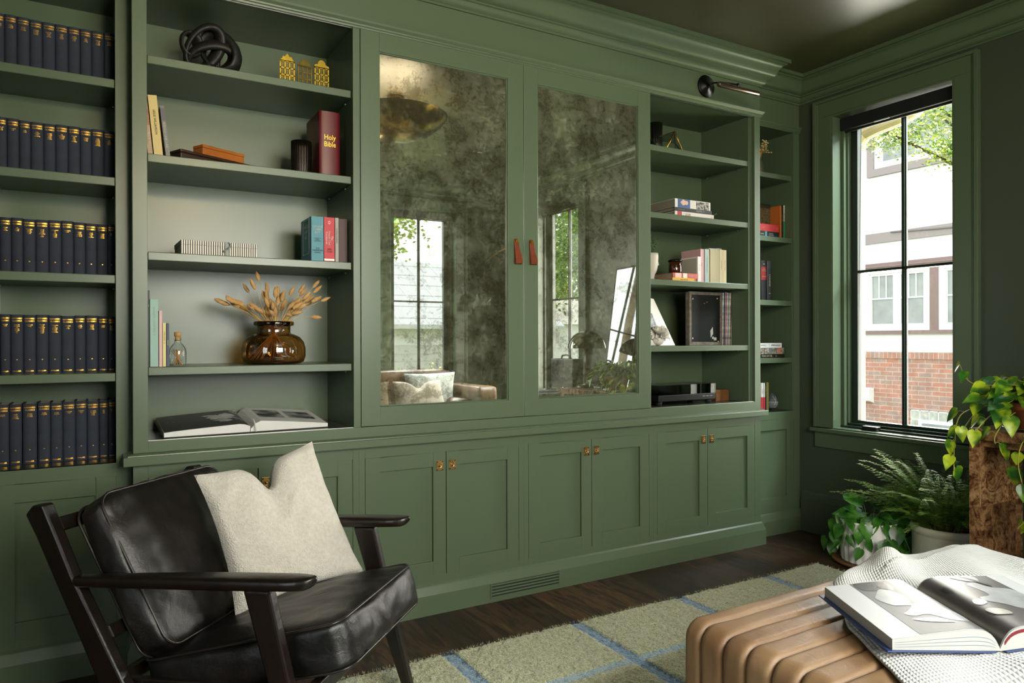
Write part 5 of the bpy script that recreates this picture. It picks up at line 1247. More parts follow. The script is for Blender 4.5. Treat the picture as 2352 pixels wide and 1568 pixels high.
def blob(side, pts, off):
    """smooth closed shape in (s, y) page coordinates, following the page"""
    n = len(pts); P = []
    for i in range(n):
        for k in range(6):
            f_ = k/6; p0, p1, p2, p3 = pts[i-1], pts[i], pts[(i+1) % n], pts[(i+2) % n]
            c = [.5*((2*p1[j])+(-p0[j]+p2[j])*f_+(2*p0[j]-5*p1[j]+4*p2[j]-p3[j])*f_*f_+(-p0[j]+3*p1[j]-3*p2[j]+p3[j])*f_**3) for j in (0, 1)]; P.append(c)
    cs = sum(p[0] for p in P)/len(P); cy_ = sum(p[1] for p in P)/len(P); vs = []; R_ = 6
    for r in range(R_+1):
        for p in P: vs.append(surf(side, lerp(cs, p[0], r/R_), lerp(cy_, p[1], r/R_), off))
    k = len(P); m = MB(); m.add(vs, [(r*k+i, r*k+(i+1) % k, (r+1)*k+(i+1) % k, (r+1)*k+i) for r in range(R_) for i in range(k)], True); return m
LT = mat('photo_pale', 'a2a3a2', .3, var=(16, '7c7d7c', .2)); MG = mat('photo_mid', '5c5b59', .25, var=(20, '3c3b3a', .2))
blob(-1, [(.62, .25), (.68, .22), (.60, .17), (.52, .19), (.44, .17), (.30, .17), (.22, .14), (.12, .09), (.16, .05), (.30, .06), (.42, .10), (.56, .10), (.62, .12), (.50, .14), (.40, .20), (.42, .25), (.52, .28)], .0016).build('figure', LT, t, local=True, recalc=False)
blob(-1, [(.55, .335), (.70, .335), (.70, .29), (.55, .27), (.42, .26), (.36, .30), (.42, .33)], .0014).build('background_tone', MG, t, local=True, recalc=False)
blob(-1, [(.50, .285), (.45, .275), (.42, .29), (.44, .31), (.49, .31)], .0019).build('head', mat('photo_ink', '222120', .3), t, local=True, recalc=False)
blob(-1, [(.62, .085), (.40, .075), (.30, .045), (.50, .06)], .0019).build('cloth_fold', mat('photo_white', 'd2d3d3', .25), t, local=True, recalc=False)
for i, (pts, m__) in enumerate(([[(.40, .27), (.52, .285), (.60, .25), (.78, .23), (.80, .14), (.66, .11), (.52, .10), (.42, .13), (.30, .155), (.30, .18), (.42, .19), (.44, .22)], LT],
    [[(.28, .165), (.20, .17), (.16, .15), (.2, .135), (.28, .145)], mat('photo_white', 'd2d3d3', .25)], [[(.36, .33), (.62, .335), (.58, .29), (.44, .30)], mat('photo_pale', 'c3c4c3')],
    [[(.10, .26), (.16, .27), (.18, .24), (.12, .235)], mat('photo_ink', '222120')], [[(.16, .11), (.30, .10), (.32, .07), (.18, .075)], mat('photo_tag', '9a948a', .3)], [[(.46, .34), (.50, .335), (.64, .27), (.60, .262)], mat('photo_ink', '222120')])):
    blob(1, pts, .0016+.0002*i).build(['figure', 'shoe', 'highlight', 'chair_back', 'crate_shape', 'dark_bar'][i], m__, t, local=True, recalc=False)
m = MB(); m.grid(lambda a, b: (surf(1, .04+a*.9, -.001, 0)[0], -.0012, lerp(hp(.04+a*.9)+surf(1, .04+a*.9, 0)[0]*tilt-.004, hp(.04+a*.9)+surf(1, .04+a*.9, 0)[0]*tilt-.013*(1-a*.6), b)), 30, 1); m.build('red_page_edges', mat('red_pages', '6a1a22', .5), t, local=True, recalc=False)
for k in range(3):
    m = MB(); m.grid(lambda a, b: (-(.04+a*.94)*.248, -.0008, lerp(.004, hp(.04+a*.94), .25+.2*k+.02*b)+(.04+a*.94)*.248*.015), 30, 1); m.build('page_lines', mat('page_line', 'a39a86' if k else '5c708a', .6), t, local=True, recalc=False)

# ================================================================ DESK (burl wood waterfall desk against the window wall)
def burl():
    m, n, L, b = nodes_of('burl_wood'); tc = n.new('ShaderNodeTexCoord')
    br = n.new('ShaderNodeTexBrick'); br.inputs['Scale'].default_value = 1; br.inputs['Brick Width'].default_value = .19; br.inputs['Row Height'].default_value = .23; br.inputs['Mortar Size'].default_value = .0006
    br.inputs['Color1'].default_value = (0, 0, 0, 1); br.inputs['Color2'].default_value = (1, 1, 1, 1); br.inputs['Mortar'].default_value = (.2, .2, .2, 1)
    sx = n.new('ShaderNodeSeparateXYZ'); L.new(tc.outputs['Object'], sx.inputs[0]); ax = n.new('ShaderNodeMath'); ax.operation = 'ADD'; L.new(sx.outputs[0], ax.inputs[0]); L.new(sx.outputs[1], ax.inputs[1])
    cb = n.new('ShaderNodeCombineXYZ'); L.new(ax.outputs[0], cb.inputs[0]); L.new(sx.outputs[2], cb.inputs[1]); L.new(cb.outputs[0], br.inputs['Vector'])
    sv = n.new('ShaderNodeVectorMath'); sv.operation = 'MULTIPLY_ADD'; sv.inputs[1].default_value = (3, 3, 3); L.new(br.outputs['Color'], sv.inputs[0]); L.new(tc.outputs['Object'], sv.inputs[2])
    a = n.new('ShaderNodeTexNoise'); a.inputs['Scale'].default_value = 9; a.inputs['Detail'].default_value = 8; a.inputs['Distortion'].default_value = 3.2; L.new(sv.outputs[0], a.inputs['Vector'])
    c = n.new('ShaderNodeTexNoise'); c.inputs['Scale'].default_value = 45; c.inputs['Detail'].default_value = 5; c.inputs['Distortion'].default_value = 2.5; L.new(sv.outputs[0], c.inputs['Vector'])
    ad = n.new('ShaderNodeMath'); ad.operation = 'MULTIPLY_ADD'; ad.inputs[1].default_value = .55; L.new(c.outputs['Fac'], ad.inputs[0]); L.new(a.outputs['Fac'], ad.inputs[2])
    r = ramp(n, [(.55, '2e1a0f'), (.67, '6b4528'), (.78, '96704a'), (.92, 'b89468')]); L.new(ad.outputs[0], r.inputs['Fac'])
    mx = n.new('ShaderNodeMixRGB'); mx.blend_type = 'MULTIPLY'; mx.inputs[0].default_value = 1; r2 = ramp(n, [(0, 'b0a498'), (1, 'ffffff')]); L.new(br.outputs['Color'], r2.inputs['Fac']); L.new(r.outputs[0], mx.inputs[1]); L.new(r2.outputs[0], mx.inputs[2]); L.new(mx.outputs[0], b.inputs['Base Color'])
    b.inputs['Roughness'].default_value = .36; bumpn(n, L, c.outputs['Fac'], b, .08, .003); return m
BW = burl(); dz = .788; dx0, dx1, dy0, dy1 = 3.20, 3.70, .883, 1.647
t = T('desk', 'burl wood waterfall desk standing against the window wall', 'desk', (3.45, 1.26, 0))
m = MB(); m.box(dx0, dx1, dy0, dy1, dz-.046, dz); m.build('desktop', BW, t, bev=.002)
for a, b in ((dy1-.046, dy1), (dy0, dy0+.046)):
    m = MB(); m.box(dx0, 3.552, a, b, 0, dz-.0462); m.build('side_panel', BW, t, bev=.002)
m = MB(); m.box(dx0+.025, dx0+.04, dy0+.046, dy1-.046, dz-.075, dz-.0465); m.build('apron', BW, t, bev=.001)
# ================================================================ PLANTS
def leafshape(m, p, d, up_, L_, W_, fold=.18, droop=.25, n=5):
    """heart shaped leaf from petiole p along d"""
    d = V(d).normalized(); up_ = V(up_); up_ = (up_-d*up_.dot(d)); up_ = up_.normalized() if up_.length > 1e-4 else d.orthogonal().normalized()
    s_ = d.cross(up_); vs = []; prof = [(-.10, .42), (.02, .86), (.2, 1.), (.42, .86), (.64, .58), (.84, .26), (1., .02)]
    for f_, w_ in prof:
        c = p+d*(L_*max(0, f_))-up_*(droop*L_*max(0, f_)**2)
        e = W_*.5*w_
        for q in (-1, -.5, 0, .5, 1):
            back = d*(L_*-.12 if f_ < 0 and abs(q) > .4 else 0)
            vs.append(c+s_*(e*q)+up_*(fold*e*abs(q)**1.5)+back)
    m.add(vs, [(r*5+k, r*5+k+1, (r+1)*5+k+1, (r+1)*5+k) for r in range(len(prof)-1) for k in range(4)], True)
def leafmat(name, base, edge, vein, rough=.28, mid=.1):
    m, n, L, b = nodes_of(name); tc = n.new('ShaderNodeTexCoord')
    a = n.new('ShaderNodeTexNoise'); a.inputs['Scale'].default_value = 14; a.inputs['Detail'].default_value = 2; L.new(tc.outputs['Object'], a.inputs['Vector'])
    r = ramp(n, [(.5-mid, edge), (.5, base), (.5+mid, vein)]); L.new(a.outputs['Fac'], r.inputs['Fac']); L.new(r.outputs[0], b.inputs['Base Color'])
    b.inputs['Roughness'].default_value = rough
    tr = n.new('ShaderNodeBsdfTranslucent'); L.new(r.outputs[0], tr.inputs['Color']); ms = n.new('ShaderNodeMixShader'); ms.inputs[0].default_value = .3
    L.new(b.outputs[0], ms.inputs[1]); L.new(tr.outputs[0], ms.inputs[2]); L.new(ms.outputs[0], n['Material Output'].inputs[0]); return m
# white fluted planter with trailing pothos
pc = V((3.48, 2.285, 0)); t = T('potted_pothos', 'trailing green pothos in a white fluted pot on the floor', 'potted plant', (pc.x, pc.y, 0))
m = MB(); m.lathe([(.001, .001), (.165, .001), (.178, .006), (.182, .018), (.172, .02), (.165, .012), (.001, .012)], (pc.x, pc.y, 0), 56); m.build('saucer', cm('6d4a2c', .5), t)
m = MB(); N = 132; fl_ = lambda k: 1-.055*(.5+.5*cos(2*pi*k/6.0))
rr = [[(pc.x+r*(fl_(k) if fl else 1)*cos(2*pi*k/N), pc.y+r*(fl_(k) if fl else 1)*sin(2*pi*k/N), h) for k in range(N)] for r, h, fl in ((.130, .0125, 0), (.136, .018, 1), (.146, .220, 1), (.147, .228, 1), (.134, .228, 0), (.130, .17, 0))]
m.rings(rr); m.build('fluted_pot', mat('white_ceramic', 'efedea', .45), t)
m = MB(); m.disc((pc.x, pc.y, .195), .13); m.build('soil', cm('1c130c', .95), t)
lv = MB(); st = MB(); random.seed(31); W0 = V((0, 0, 1))
def vine(p0, pts, lmin, lmax, n, wr_=.78, dd=None, face=None):
    P = [V(p0)]+[V(q) for q in pts]; sp = []
    for i in range(len(P)-1):
        for k in range(6):
            f_ = k/6; a, b, c, d = P[max(0, i-1)], P[i], P[i+1], P[min(len(P)-1, i+2)]
            sp.append(.5*((2*b)+(c-a)*f_+(2*a-5*b+4*c-d)*f_*f_+(3*b-3*c+d-a)*f_**3))
    sp.append(P[-1]); st.tube(sp, .0022, n=5)
    for q in range(n):
        i = int(len(sp)*(q+1)/(n+.4)); i = min(len(sp)-1, i); p = sp[i]; s_ = 1 if q % 2 else -1
        tg = (sp[min(len(sp)-1, i+1)]-sp[max(0, i-1)]).normalized(); o_ = tg.cross(W0); o_ = o_.normalized() if o_.length > .1 else V((1, 0, 0))
        L_ = random.uniform(lmin, lmax)
        d = (o_*s_*random.uniform(.4, 1)+tg*.5+V((0, 0, random.uniform(-.5, .25)))).normalized()
        e = p+d*random.uniform(.02, .04)+W0*.012; st.tube([p, (p+e)/2+W0*.005, e], .0014, n=4)
        nn_ = (W0*.8+(face if face is not None else V((-.6, -.5, .3)))*random.uniform(.3, 1.1)).normalized()
        leafshape(lv, e, (d*.55+V((0, 0, -.55))*random.uniform(.3, 1.4)), nn_, L_, L_*wr_, droop=random.uniform(.1, .35))
top = pc+V((0, 0, .21)); A = lambda a, r, z: V((pc.x+r*cos(a), pc.y+r*sin(a), z))
camd = math.atan2(-pc.y, -pc.x)
for a_, n_l, ln in [(camd+.9, 4, .11), (camd+1.3, 5, .13), (camd+.35, 3, .12), (camd-.3, 4, .11), (camd-.9, 4, .10), (camd+1.8, 4, .12), (camd+2.6, 3, .09), (camd-1.5, 4, .10), (camd-2.2, 3, .09), (camd+.6, 3, .13)]:
    r = random.uniform(.14, .19); vine(top+V((0, 0, -.01)), [A(a_, .07, .245), A(a_, .135, .235), A(a_+.1, r, .17), A(a_+.15, r+.02, random.uniform(.05, .12))], .06, .09, n_l+2)
for i in range(16):
    a = random.uniform(0, 6.28); r = random.uniform(.03, .12); h = random.uniform(.24, .31); p = A(a, r*.3, .19); e = A(a, r, h); st.tube([p, (p+e)/2+W0*.015, e], .0018, n=5)
    leafshape(lv, e, V((cos(a), sin(a), random.uniform(-.3, .5))), V((-.6, -.5, .9)), random.uniform(.07, .1), random.uniform(.055, .08), droop=.2)
# the long runner that reaches past the grey crock
vine(top, [A(camd+1.0+pi*.9, .1, .24), (3.56, 2.14, .16), (3.535, 2.11, .06)], .05, .07, 3)
vine(top, [A(camd+.95, .13, .23), A(camd+.98, .19, .17), A(camd+1.0, .225, .09)], .08, .10, 4)
lv.build('foliage', leafmat('pothos_green', '3f7a2a', '1f4d18', '5c9a38', mid=.16), t, recalc=False); st.build('stems', cm('5a7a34', .5), t, recalc=False)
# grey stoneware crock with asparagus fern
kc = V((3.552, 1.918, 0)); t = T('potted_fern', 'feathery asparagus fern in a pale grey stoneware crock', 'potted plant', (kc.x, kc.y, 0))
m = MB(); m.lathe([(.001, .001), (.148, .001), (.156, .008), (.160, .03), (.160, .225), (.162, .232), (.167, .238), (.169, .252), (.167, .264), (.160, .269), (.150, .267), (.146, .255), (.146, .15), (.001, .15)], (kc.x, kc.y, 0), 64); m.build('crock', mat('stoneware', 'c9c7ba', .18, var=(7, 'b3b2a3', .3), coat=.4), t)
m = MB(); m.lathe([(.001, .185), (.13, .185), (.136, .248), (.128, .250), (.122, .20)], (kc.x, kc.y, 0), 40); m.build('terracotta_liner', cm('7a3f22', .8), t)
fr = MB(); fs = MB(); random.seed(77)
def fern(p0, p1, lift, L_, wid):
    """arching stem, then a flat triangular spray of fine needles"""
    p0 = V(p0); p1 = V(p1); mid = (p0+p1)/2+V((0, 0, lift)); N = 26; sp = [p0*(1-k/N)**2+mid*2*(k/N)*(1-k/N)+p1*(k/N)**2 for k in range(N+1)]
    fs.tube(sp, [.0014*(1-.6*k/N) for k in range(N+1)], n=4)
    for k in range(7, N+1):
        f_ = (k-7)/(N-7); tg = (sp[k]-sp[k-1]).normalized(); sd = tg.cross(V((0, 0, 1))); sd = sd.normalized() if sd.length > .05 else V((1, 0, 0))
        w_ = wid*(1-f_)**.8*(.35+.65*min(1, f_*5))+.008
        for s_ in (-1, 1):
            d = (sd*s_*.95+tg*.38+V((0, 0, random.uniform(-.22, .02)))).normalized(); b0 = sp[k]; nb = max(3, int(w_/.0075))
            nn = V((0, 0, 1))
            e = b0+d*w_; c_ = d.cross(nn).normalized()*.0005; fr.add([b0-c_, b0+c_, e], [(0, 1, 2)])
            for j in range(1, nb):
                g = j/nb; q = b0.lerp(e, g); ln = .016*(1-g*.6)
                for s2_ in (-1, 1):
                    dd = (d*.7+d.cross(nn).normalized()*s2_*.8+V((0, 0, random.uniform(-.2, .2)))).normalized(); w3 = dd.cross(nn).normalized()*.0020
                    fr.add([q-w3, q+w3, q+dd*ln+w3*.4, q+dd*ln-w3*.4], [(0, 1, 2, 3)])
# sprays: tips chosen so the crown leans out to the left and hangs over the rim
for i in range(74):
    a = random.uniform(0, 2*pi); out = random.uniform(.10, .40); h = random.uniform(.30, .60)
    lean = V((-.06, .12, 0)); tip = kc+V((cos(a)*out*.9, sin(a)*out*1.05, h-.25*max(0, out-.22)))+lean*random.uniform(.2, 1.3)
    if tip.x > 3.68: tip.x = 3.68-random.uniform(0, .06)
    if tip.y < 1.70 and tip.x > 3.16: tip.y = 1.70+random.uniform(0, .05)
    fern(kc+V((random.uniform(-.05, .05), random.uniform(-.05, .05), .17)), tip, random.uniform(.10, .2), .2, random.uniform(.05, .085))
for tp, wd_ in (((3.36, 2.42, .36), .09), ((3.40, 2.36, .43), .09), ((3.42, 2.30, .52), .09), ((3.45, 2.22, .585), .09), ((3.30, 2.28, .40), .08), ((3.38, 2.16, .50), .09), ((3.30, 2.10, .33), .08), ((3.50, 2.05, .60), .08), ((3.28, 1.98, .43), .08), ((3.32, 1.90, .52), .08), ((3.36, 2.02, .24), .06), ((3.42, 2.10, .27), .06)):
    fern(kc+V((-.02, .02, .17)), tp, .13, .2, wd_)
fr.build('fronds', leafmat('fern_green', '8dbc55', '5a903c', 'b6d870', .6, mid=.12), t, recalc=False); fs.build('stems', cm('6a7a3a', .6), t, recalc=False)
# philodendron on the desk: terracotta pot on a metal tray
t = T('tray', 'silver metal tray under the terracotta pot on the desk', 'tray', (3.42, 1.36, dz+.0003))
m = MB(); m.lathe([(.001, 0), (.096, 0), (.108, .010), (.114, .011), (.114, .014), (.107, .012), (.095, .003), (.001, .003)], (3.325, 1.45, dz+.0003), 56); m.build('dish', mat('tray_steel', 'a8abad', .25, 1.), t)
qc = V((3.325, 1.45, dz+.0035)); t = T('potted_philodendron', 'lime variegated trailing philodendron in a terracotta pot on the desk', 'potted plant', (qc.x, qc.y, qc.z))
m = MB(); m.lathe([(.001, .001), (.062, .001), (.066, .004), (.083, .082), (.092, .083), (.094, .112), (.086, .113), (.080, .09), (.001, .088)], (qc.x, qc.y, qc.z), 44); m.build('terracotta_pot', mat('terracotta', '9c5230', .8, var=(20, '7e3f24', .3)), t)
lv = MB(); st = MB(); l2 = MB(); random.seed(5)
FC = V((-.8, -.5, .25)); D = dz
vine(qc+V((0, 0, .1)), [(3.40, 1.47, D+.17), (3.34, 1.60, D+.15), (3.28, 1.68, D+.19), (3.26, 1.705, D+.235)], .05, .075, 6, face=FC)
vine(qc+V((0, 0, .1)), [(3.38, 1.46, D+.17), (3.30, 1.60, D+.10), (3.22, 1.69, D+.05), (3.19, 1.70, D-.08), (3.185, 1.70, D-.19)], .06, .085, 10, face=FC)
vine(qc+V((0, 0, .1)), [(3.34, 1.42, D+.16), (3.24, 1.55, D+.08), (3.19, 1.60, D+.01), (3.18, 1.62, D-.04)], .065, .095, 6, face=FC)
vine(qc+V((0, 0, .1)), [(3.36, 1.40, D+.15), (3.25, 1.50, D+.07), (3.18, 1.53, D-.01), (3.17, 1.53, D-.05)], .07, .10, 5, face=FC)
vine(qc+V((0, 0, .1)), [(3.33, 1.36, D+.14), (3.22, 1.40, D+.05), (3.165, 1.43, D-.04), (3.16, 1.44, D-.12), (3.17, 1.43, D-.2), (3.17, 1.40, D-.30), (3.175, 1.45, D-.38)], .05, .085, 8, face=FC)
vine(qc+V((0, 0, .1)), [(3.32, 1.33, D+.13), (3.20, 1.36, D+.03), (3.165, 1.36, D-.08), (3.17, 1.37, D-.2)], .06, .08, 5, face=FC)
vine(qc+V((0, 0, .1)), [(3.44, 1.48, D+.18), (3.42, 1.62, D+.17), (3.38, 1.69, D+.08), (3.25, 1.70, D-.02)], .06, .09, 8, face=FC)
vine(qc+V((0, 0, .1)), [(3.43, 1.28, D+.17), (3.38, 1.2, D+.12), (3.28, 1.16, D+.07)], .06, .09, 6, face=FC)
for i in range(95):
    a = random.uniform(0, 6.28); r = random.uniform(.04, .2); h = random.uniform(.12, .215)-.25*max(0, r-.12); e = qc+V((r*cos(a)*.8-.02, r*sin(a)*1.1+.02, h)); st.tube([qc+V((0, 0, .1)), (qc+e)/2+W0*.09, e], .0015, n=4)
    leafshape(lv if i % 3 else l2, e, V((cos(a)*.8-.3, sin(a), -.35)), (FC+W0*random.uniform(.2, 1)), random.uniform(.055, .085), random.uniform(.042, .065), droop=.2)
lv.build('foliage', leafmat('brasil_leaf', '5f8a22', '2f6420', 'b4c830', .3, mid=.10), t, recalc=False); l2.build('dark_foliage', leafmat('brasil_dark', '2f6030', '1f4a28', '6f9070', .3, mid=.12), t, recalc=False); st.build('stems', cm('94943a', .5), t, recalc=False)
# ================================================================ THINGS SEEN ONLY IN THE MIRRORED DOORS
t = T('ceiling_light', 'hammered brass bowl light hanging under the ceiling, reflected in the left mirror', 'ceiling light', (1.665, 1.255, 2.45))
HB = mat('aged_brass', 'a8823a', .22, 1., var=(9, '54401c', .25), bump=(14, .25))
m = MB(); m.lathe([(.001, 0), (.058, 0), (.058, -.045), (.052, -.047), (.05, -.03), (.001, -.03)], (1.665, 1.255, ZC-.0005), 40); m.build('canopy', HB, t)
m = MB(); m.cyl((1.665, 1.255, 2.49), (1.665, 1.255, 2.72), .0045); m.build('stem', HB, t)
m = MB(); bp_ = [(.001, 0), (.08, .006), (.16, .026), (.235, .062), (.295, .108), (.325, .142), (.338, .162)]
m.lathe(bp_, (1.665, 1.255, 2.462), 72); m.lathe([(r-.0, z_+.004) for r, z_ in bp_][::-1], (1.665, 1.255, 2.462), 72); m.build('bowl', HB, t, recalc=False)
m = MB(); m.ball((1.665, 1.255, 2.535), .03, 8); m.build('bulb', mat('bulb', 'ffe2b0', .5, emit=('ffd9a0', 2)), t)
area('bowl_uplight', (1.665, 1.255, 2.545), (1.665, 1.256, 2.75), .36, .36, 5, (1.0, .80, .52))
t = T('ceiling_speaker', 'small round dark recessed ceiling fitting reflected in the left mirror', 'downlight', (2.764, .337, ZC-.01))
m = MB(); m.lathe([(.062, 0), (.062, -.005), (.05, -.007), (.044, -.001), (.001, -.001)], (2.764, .337, ZC-.0003), 40); m.build('trim_ring', mat('black_trim', '0b0b0b', .3), t)
m = MB(); m.box(2.744, 2.784, .327, .347, ZC-.006, ZC-.0035); m.build('aperture', cm('c8c8c0', .3), t)

# sofa under the front window
COG = leather('brown_sofa_leather', '4a2e1a', '86603f', .38, 3)
t = T('sofa', 'worn brown leather sofa under the window opposite the bookcase', 'sofa', (2.1, -.5, 0))
def sb(nm, x0, x1, y0, y1, z0, z1, r=.03, puff=0, par=None, wr=.004):
    m = MB(); rbox(m, (x0+x1)/2, (y0+y1)/2, (z0+z1)/2, (x1-x0)/2, (y1-y0)/2, (z1-z0)/2, r, n=12, puff=puff, wr=wr, wsc=4, seed=x0*7); return m.build(nm, COG, par or t)
sb('back_rest', .98, 1.98, -.93, -.68, .15, .885, .05); sb('back_rest', 1.985, 2.985, -.93, -.68, .15, .885, .05)
sb('arm', 3.0, 3.205, -.93, -.16, .12, .742, .03); sb('arm', .80, .975, -.93, -.16, .12, .742, .03)
sb('seat_cushion', .98, 1.98, -.675, -.12, .27, .45, .04, .02); sb('seat_cushion', 1.985, 2.985, -.675, -.12, .27, .45, .04, .02)
sb('base', .98, 2.995, -.9, -.16, .10, .268, .02)
m = MB(); m.tube([(2.905, -.66, .545), (2.905, -.22, .545)], .088, n=24); m.build('bolster', COG, t)
for x, y in ((.86, -.85), (.86, -.22), (3.12, -.85), (3.12, -.22)):
    m = MB(); m.cyl((x, y, .0), (x, y, .115), .018, .025); m.build('foot', EB, t)
FP = mat('cream_plaid', 'c3c4bc', .9, sheen=.3, bump=(60, .5)); 
m = MB(); pillow(m, (2.46, -.56, .50), (2.92, -.52, .50), (2.99, -.64, .865), (2.47, -.66, .86), .14, n=22, pinch=.06, seed=2); o = m.build('cushion', FP, recalc=False); tag(o, 'large pale cushion with fringed edge and thin grid lines, on the sofa', 'cushion')
m = MB()
for k in range(4): m.tube([(2.60+.07*k, -.575, .70+.0*k), (2.61+.07*k, -.60, .80)], .0016, n=4)
m.tube([(2.54, -.575, .755), (2.90, -.572, .75)], .0016, n=4)
for k in range(60):
    f_ = k/60; x = lerp(2.47, 2.99, f_); zz = lerp(.86, .865, f_)-.02*sin(pi*f_); m.tube([(x, -.65, zz), (x+random.uniform(-.01, .01), -.64, zz+.016)], .0014, n=3)
oo = MB(); m.build('stitching', cm('6e7476', .9), o)
m = MB(); pillow(m, (2.27, -.34, .50), (2.76, -.30, .50), (2.74, -.44, .80), (2.28, -.46, .80), .12, n=26, pinch=.05, chop=.42, seed=6, chopw=.3); tag(m.build('cushion', mat('blush_linen', 'c9b09a', .9, var=(5, 'd6ccbe', .3)), recalc=False), 'pale blush linen cushion with deep chop in front of the plaid one, on the sofa', 'cushion')
m = MB(); pillow(m, (1.84, -.40, .47), (2.24, -.36, .47), (2.26, -.50, .80), (1.86, -.52, .80), .15, n=16); o = m.build('cushion', mat('fur_base', '8e7a5e', .95), recalc=False); tag(o, 'shaggy brown and cream fur cushion at the left of the reflected sofa', 'cushion')
m = MB(); random.seed(15)
for k in range(3200):
    a, b = random.random(), random.random(); p = V((lerp(1.84, 2.25, a), lerp(-.33, -.44, b)+.07*(1-(2*a-1)**2)*(1-(2*b-1)**2)**.5-.05, lerp(.475, .80, b))); d = V((random.uniform(-.7, .7), random.uniform(.3, 1), random.uniform(-.9, .5))).normalized(); s_ = d.orthogonal().normalized()*.0022
    m.add([p-s_, p+s_, p+d*random.uniform(.02, .045)], [(0, 1, 2)])
m.build('fur', mat('long_fur', 'b9ab92', .9, var=(30, '6d5840', .15)), o, recalc=False)

# wall lamp
t = T('wall_sconce', 'brass swing arm wall lamp with black cone shade right of the sofa window', 'wall light', (3.45, YB, 1.84))
m = MB(); m.box(3.41, 3.475, YB+.0005, YB+.022, 1.755, 1.925); m.build('backplate', DB, t, bev=.003)
m = MB(); m.cyl((3.462, YB+.05, 1.74), (3.462, YB+.05, 1.955), .0095); m.cyl((3.462, YB+.02, 1.80), (3.462, YB+.05, 1.80), .005); m.cyl((3.462, YB+.02, 1.89), (3.462, YB+.05, 1.89), .005)
m.tube([(3.462, YB+.05, 1.955), (3.468, YB+.08, 1.985), (3.52, YB+.25, 2.07), (3.56, YB+.45, 2.11)], .009); m.tube([(3.462, YB+.05, 1.74), (3.455, YB+.07, 1.72), (3.36, YB+.13, 1.65)], .005); m.build('arm', BRASS, t)
m = MB(); Mx = TR(3.355, YB+.14, 1.655) @ R(-28, 'Y') @ R(12, 'X'); m.lathe([(.004, .012), (.02, .004), (.05, -.018), (.085, -.055), (.118, -.10), (.135, -.135), (.1335, -.135), (.115, -.10), (.083, -.057), (.02, 0)], n=40, M=Mx @ Matrix.Diagonal((1.25, .8, 1, 1))); m.build('shade', mat('sconce_black', '15181d', .2), t)

# table lamp, leaning mirror, small things on the desk
lx, ly = 3.385, .985
t = T('table_lamp', 'glossy olive mushroom table lamp on the burl desk', 'table lamp', (lx, ly, dz))
OL = mat('olive_gloss', '3f4022', .08, coat=.6)
m = MB(); m.lathe([(.001, 0), (.084, 0), (.086, .004), (.078, .014), (.055, .026), (.022, .033), (.018, .036)], (lx, ly, dz+.0003), 48); m.build('base', OL, t)
m = MB(); m.cyl((lx, ly, dz+.03), (lx, ly, dz+.36), .0175, n=24); m.build('stem', mat('lamp_stem', '4a2a20', .2), t)
m = MB(); pr_ = [(.152*cos(a), .142*sin(a)) for a in [pi/2*k/14 for k in range(15)]]; m.lathe([(max(.001, r), z_) for r, z_ in pr_], (lx, ly, 1.103), 56); m.lathe([(max(.001, r*.985), z_*.985) for r, z_ in pr_][::-1], (lx, ly, 1.103), 56); m.build('shade', OL, t, recalc=False)
t = T('leaning_mirror', 'tall thin-framed mirror leaning on the wall behind the mushroom lamp', 'mirror', (3.58, 1.20, dz))
yx = V((-.15, .989, 0)).normalized(); zx = (V((.13, 0, .99))-yx*V((.13, 0, .99)).dot(yx)).normalized(); Mx = basis((3.59, .93, dz+.001), yx, zx, -zx.cross(yx))
m = MB(Mx)
for q in ((0, .42, 0, .014), (0, .42, .966, .98), (0, .014, .014, .966), (.406, .42, .014, .966)): m.box(q[0], q[1], q[2], q[3], 0, .022)
m.build('frame', mat('gilt_black', '2a2016', .35, .4), t)
m = MB(Mx); m.box(.014, .406, .014, .966, .002, .012); m.build('glass', mat('plain_mirror', 'd8dcda', .02, 1.), t)
t = T('magazine_stack', 'dark magazines lying on the desk beside the leaning mirror', 'magazine', (3.44, 1.14, dz))
for k, c in enumerate(('2b2c2e', 'b5b3ac', '3a3530')):
    m = MB(); m.box(3.36, 3.50, 1.11, 1.22, dz+.0005+.007*k, dz+.0068+.007*k, M=TR(3.43, 1.16, 0) @ R(8*k-6, 'Z') @ TR(-3.43, -1.16, 0)); m.build('magazine', cm(c, .4), t)

# side table and record player case beyond the desk
t = T('side_table', 'low brass edged side table between desk and sofa', 'table', (3.38, .52, 0))
m = MB(); m.box(3.05, 3.68, .22, .82, .645, .665); m.build('table_top', mat('table_dark', '2c2118', .3), t); m = MB(); m.box(3.046, 3.684, .216, .824, .638, .6448); m.build('brass_rim', BRASS, t)
for x in (3.08, 3.65):
    for y in (.25, .79):
        m = MB(); m.box(x-.012, x+.012, y-.012, y+.012, 0, .638); m.build('leg', BRASS, t)
t = T('record_player_case', 'open black portable record player case with top handle on the side table', 'record player', (3.3, .56, .666))
BKL = mat('case_black', '111214', .4, bump=(200, .2))
m = MB(); m.box(3.42, 3.53, .40, .74, .666, 1.01); m.build('lid', BKL, t, bev=.01)
m = MB(); m.box(3.12, 3.41, .40, .74, .666, .735); m.build('base_case', BKL, t, bev=.008)
m = MB(); m.tube([(3.47, .50, 1.01), (3.47, .51, 1.035), (3.47, .57, 1.042), (3.47, .63, 1.035), (3.47, .64, 1.01)], .008); m.build('handle', BKL, t)
m = MB(); m.cyl((3.26, .55, .7355), (3.26, .55, .743), .125, n=40); m.build('platter', cm('2a2a2c', .4), t); m = MB(); m.tube([(3.36, .70, .736), (3.36, .70, .768), (3.27, .66, .765), (3.2, .62, .757)], .005); m.ball((3.36, .70, .765), .018, 8); m.build('tonearm', mat('chrome', 'c0c0c0', .15, 1.), t)

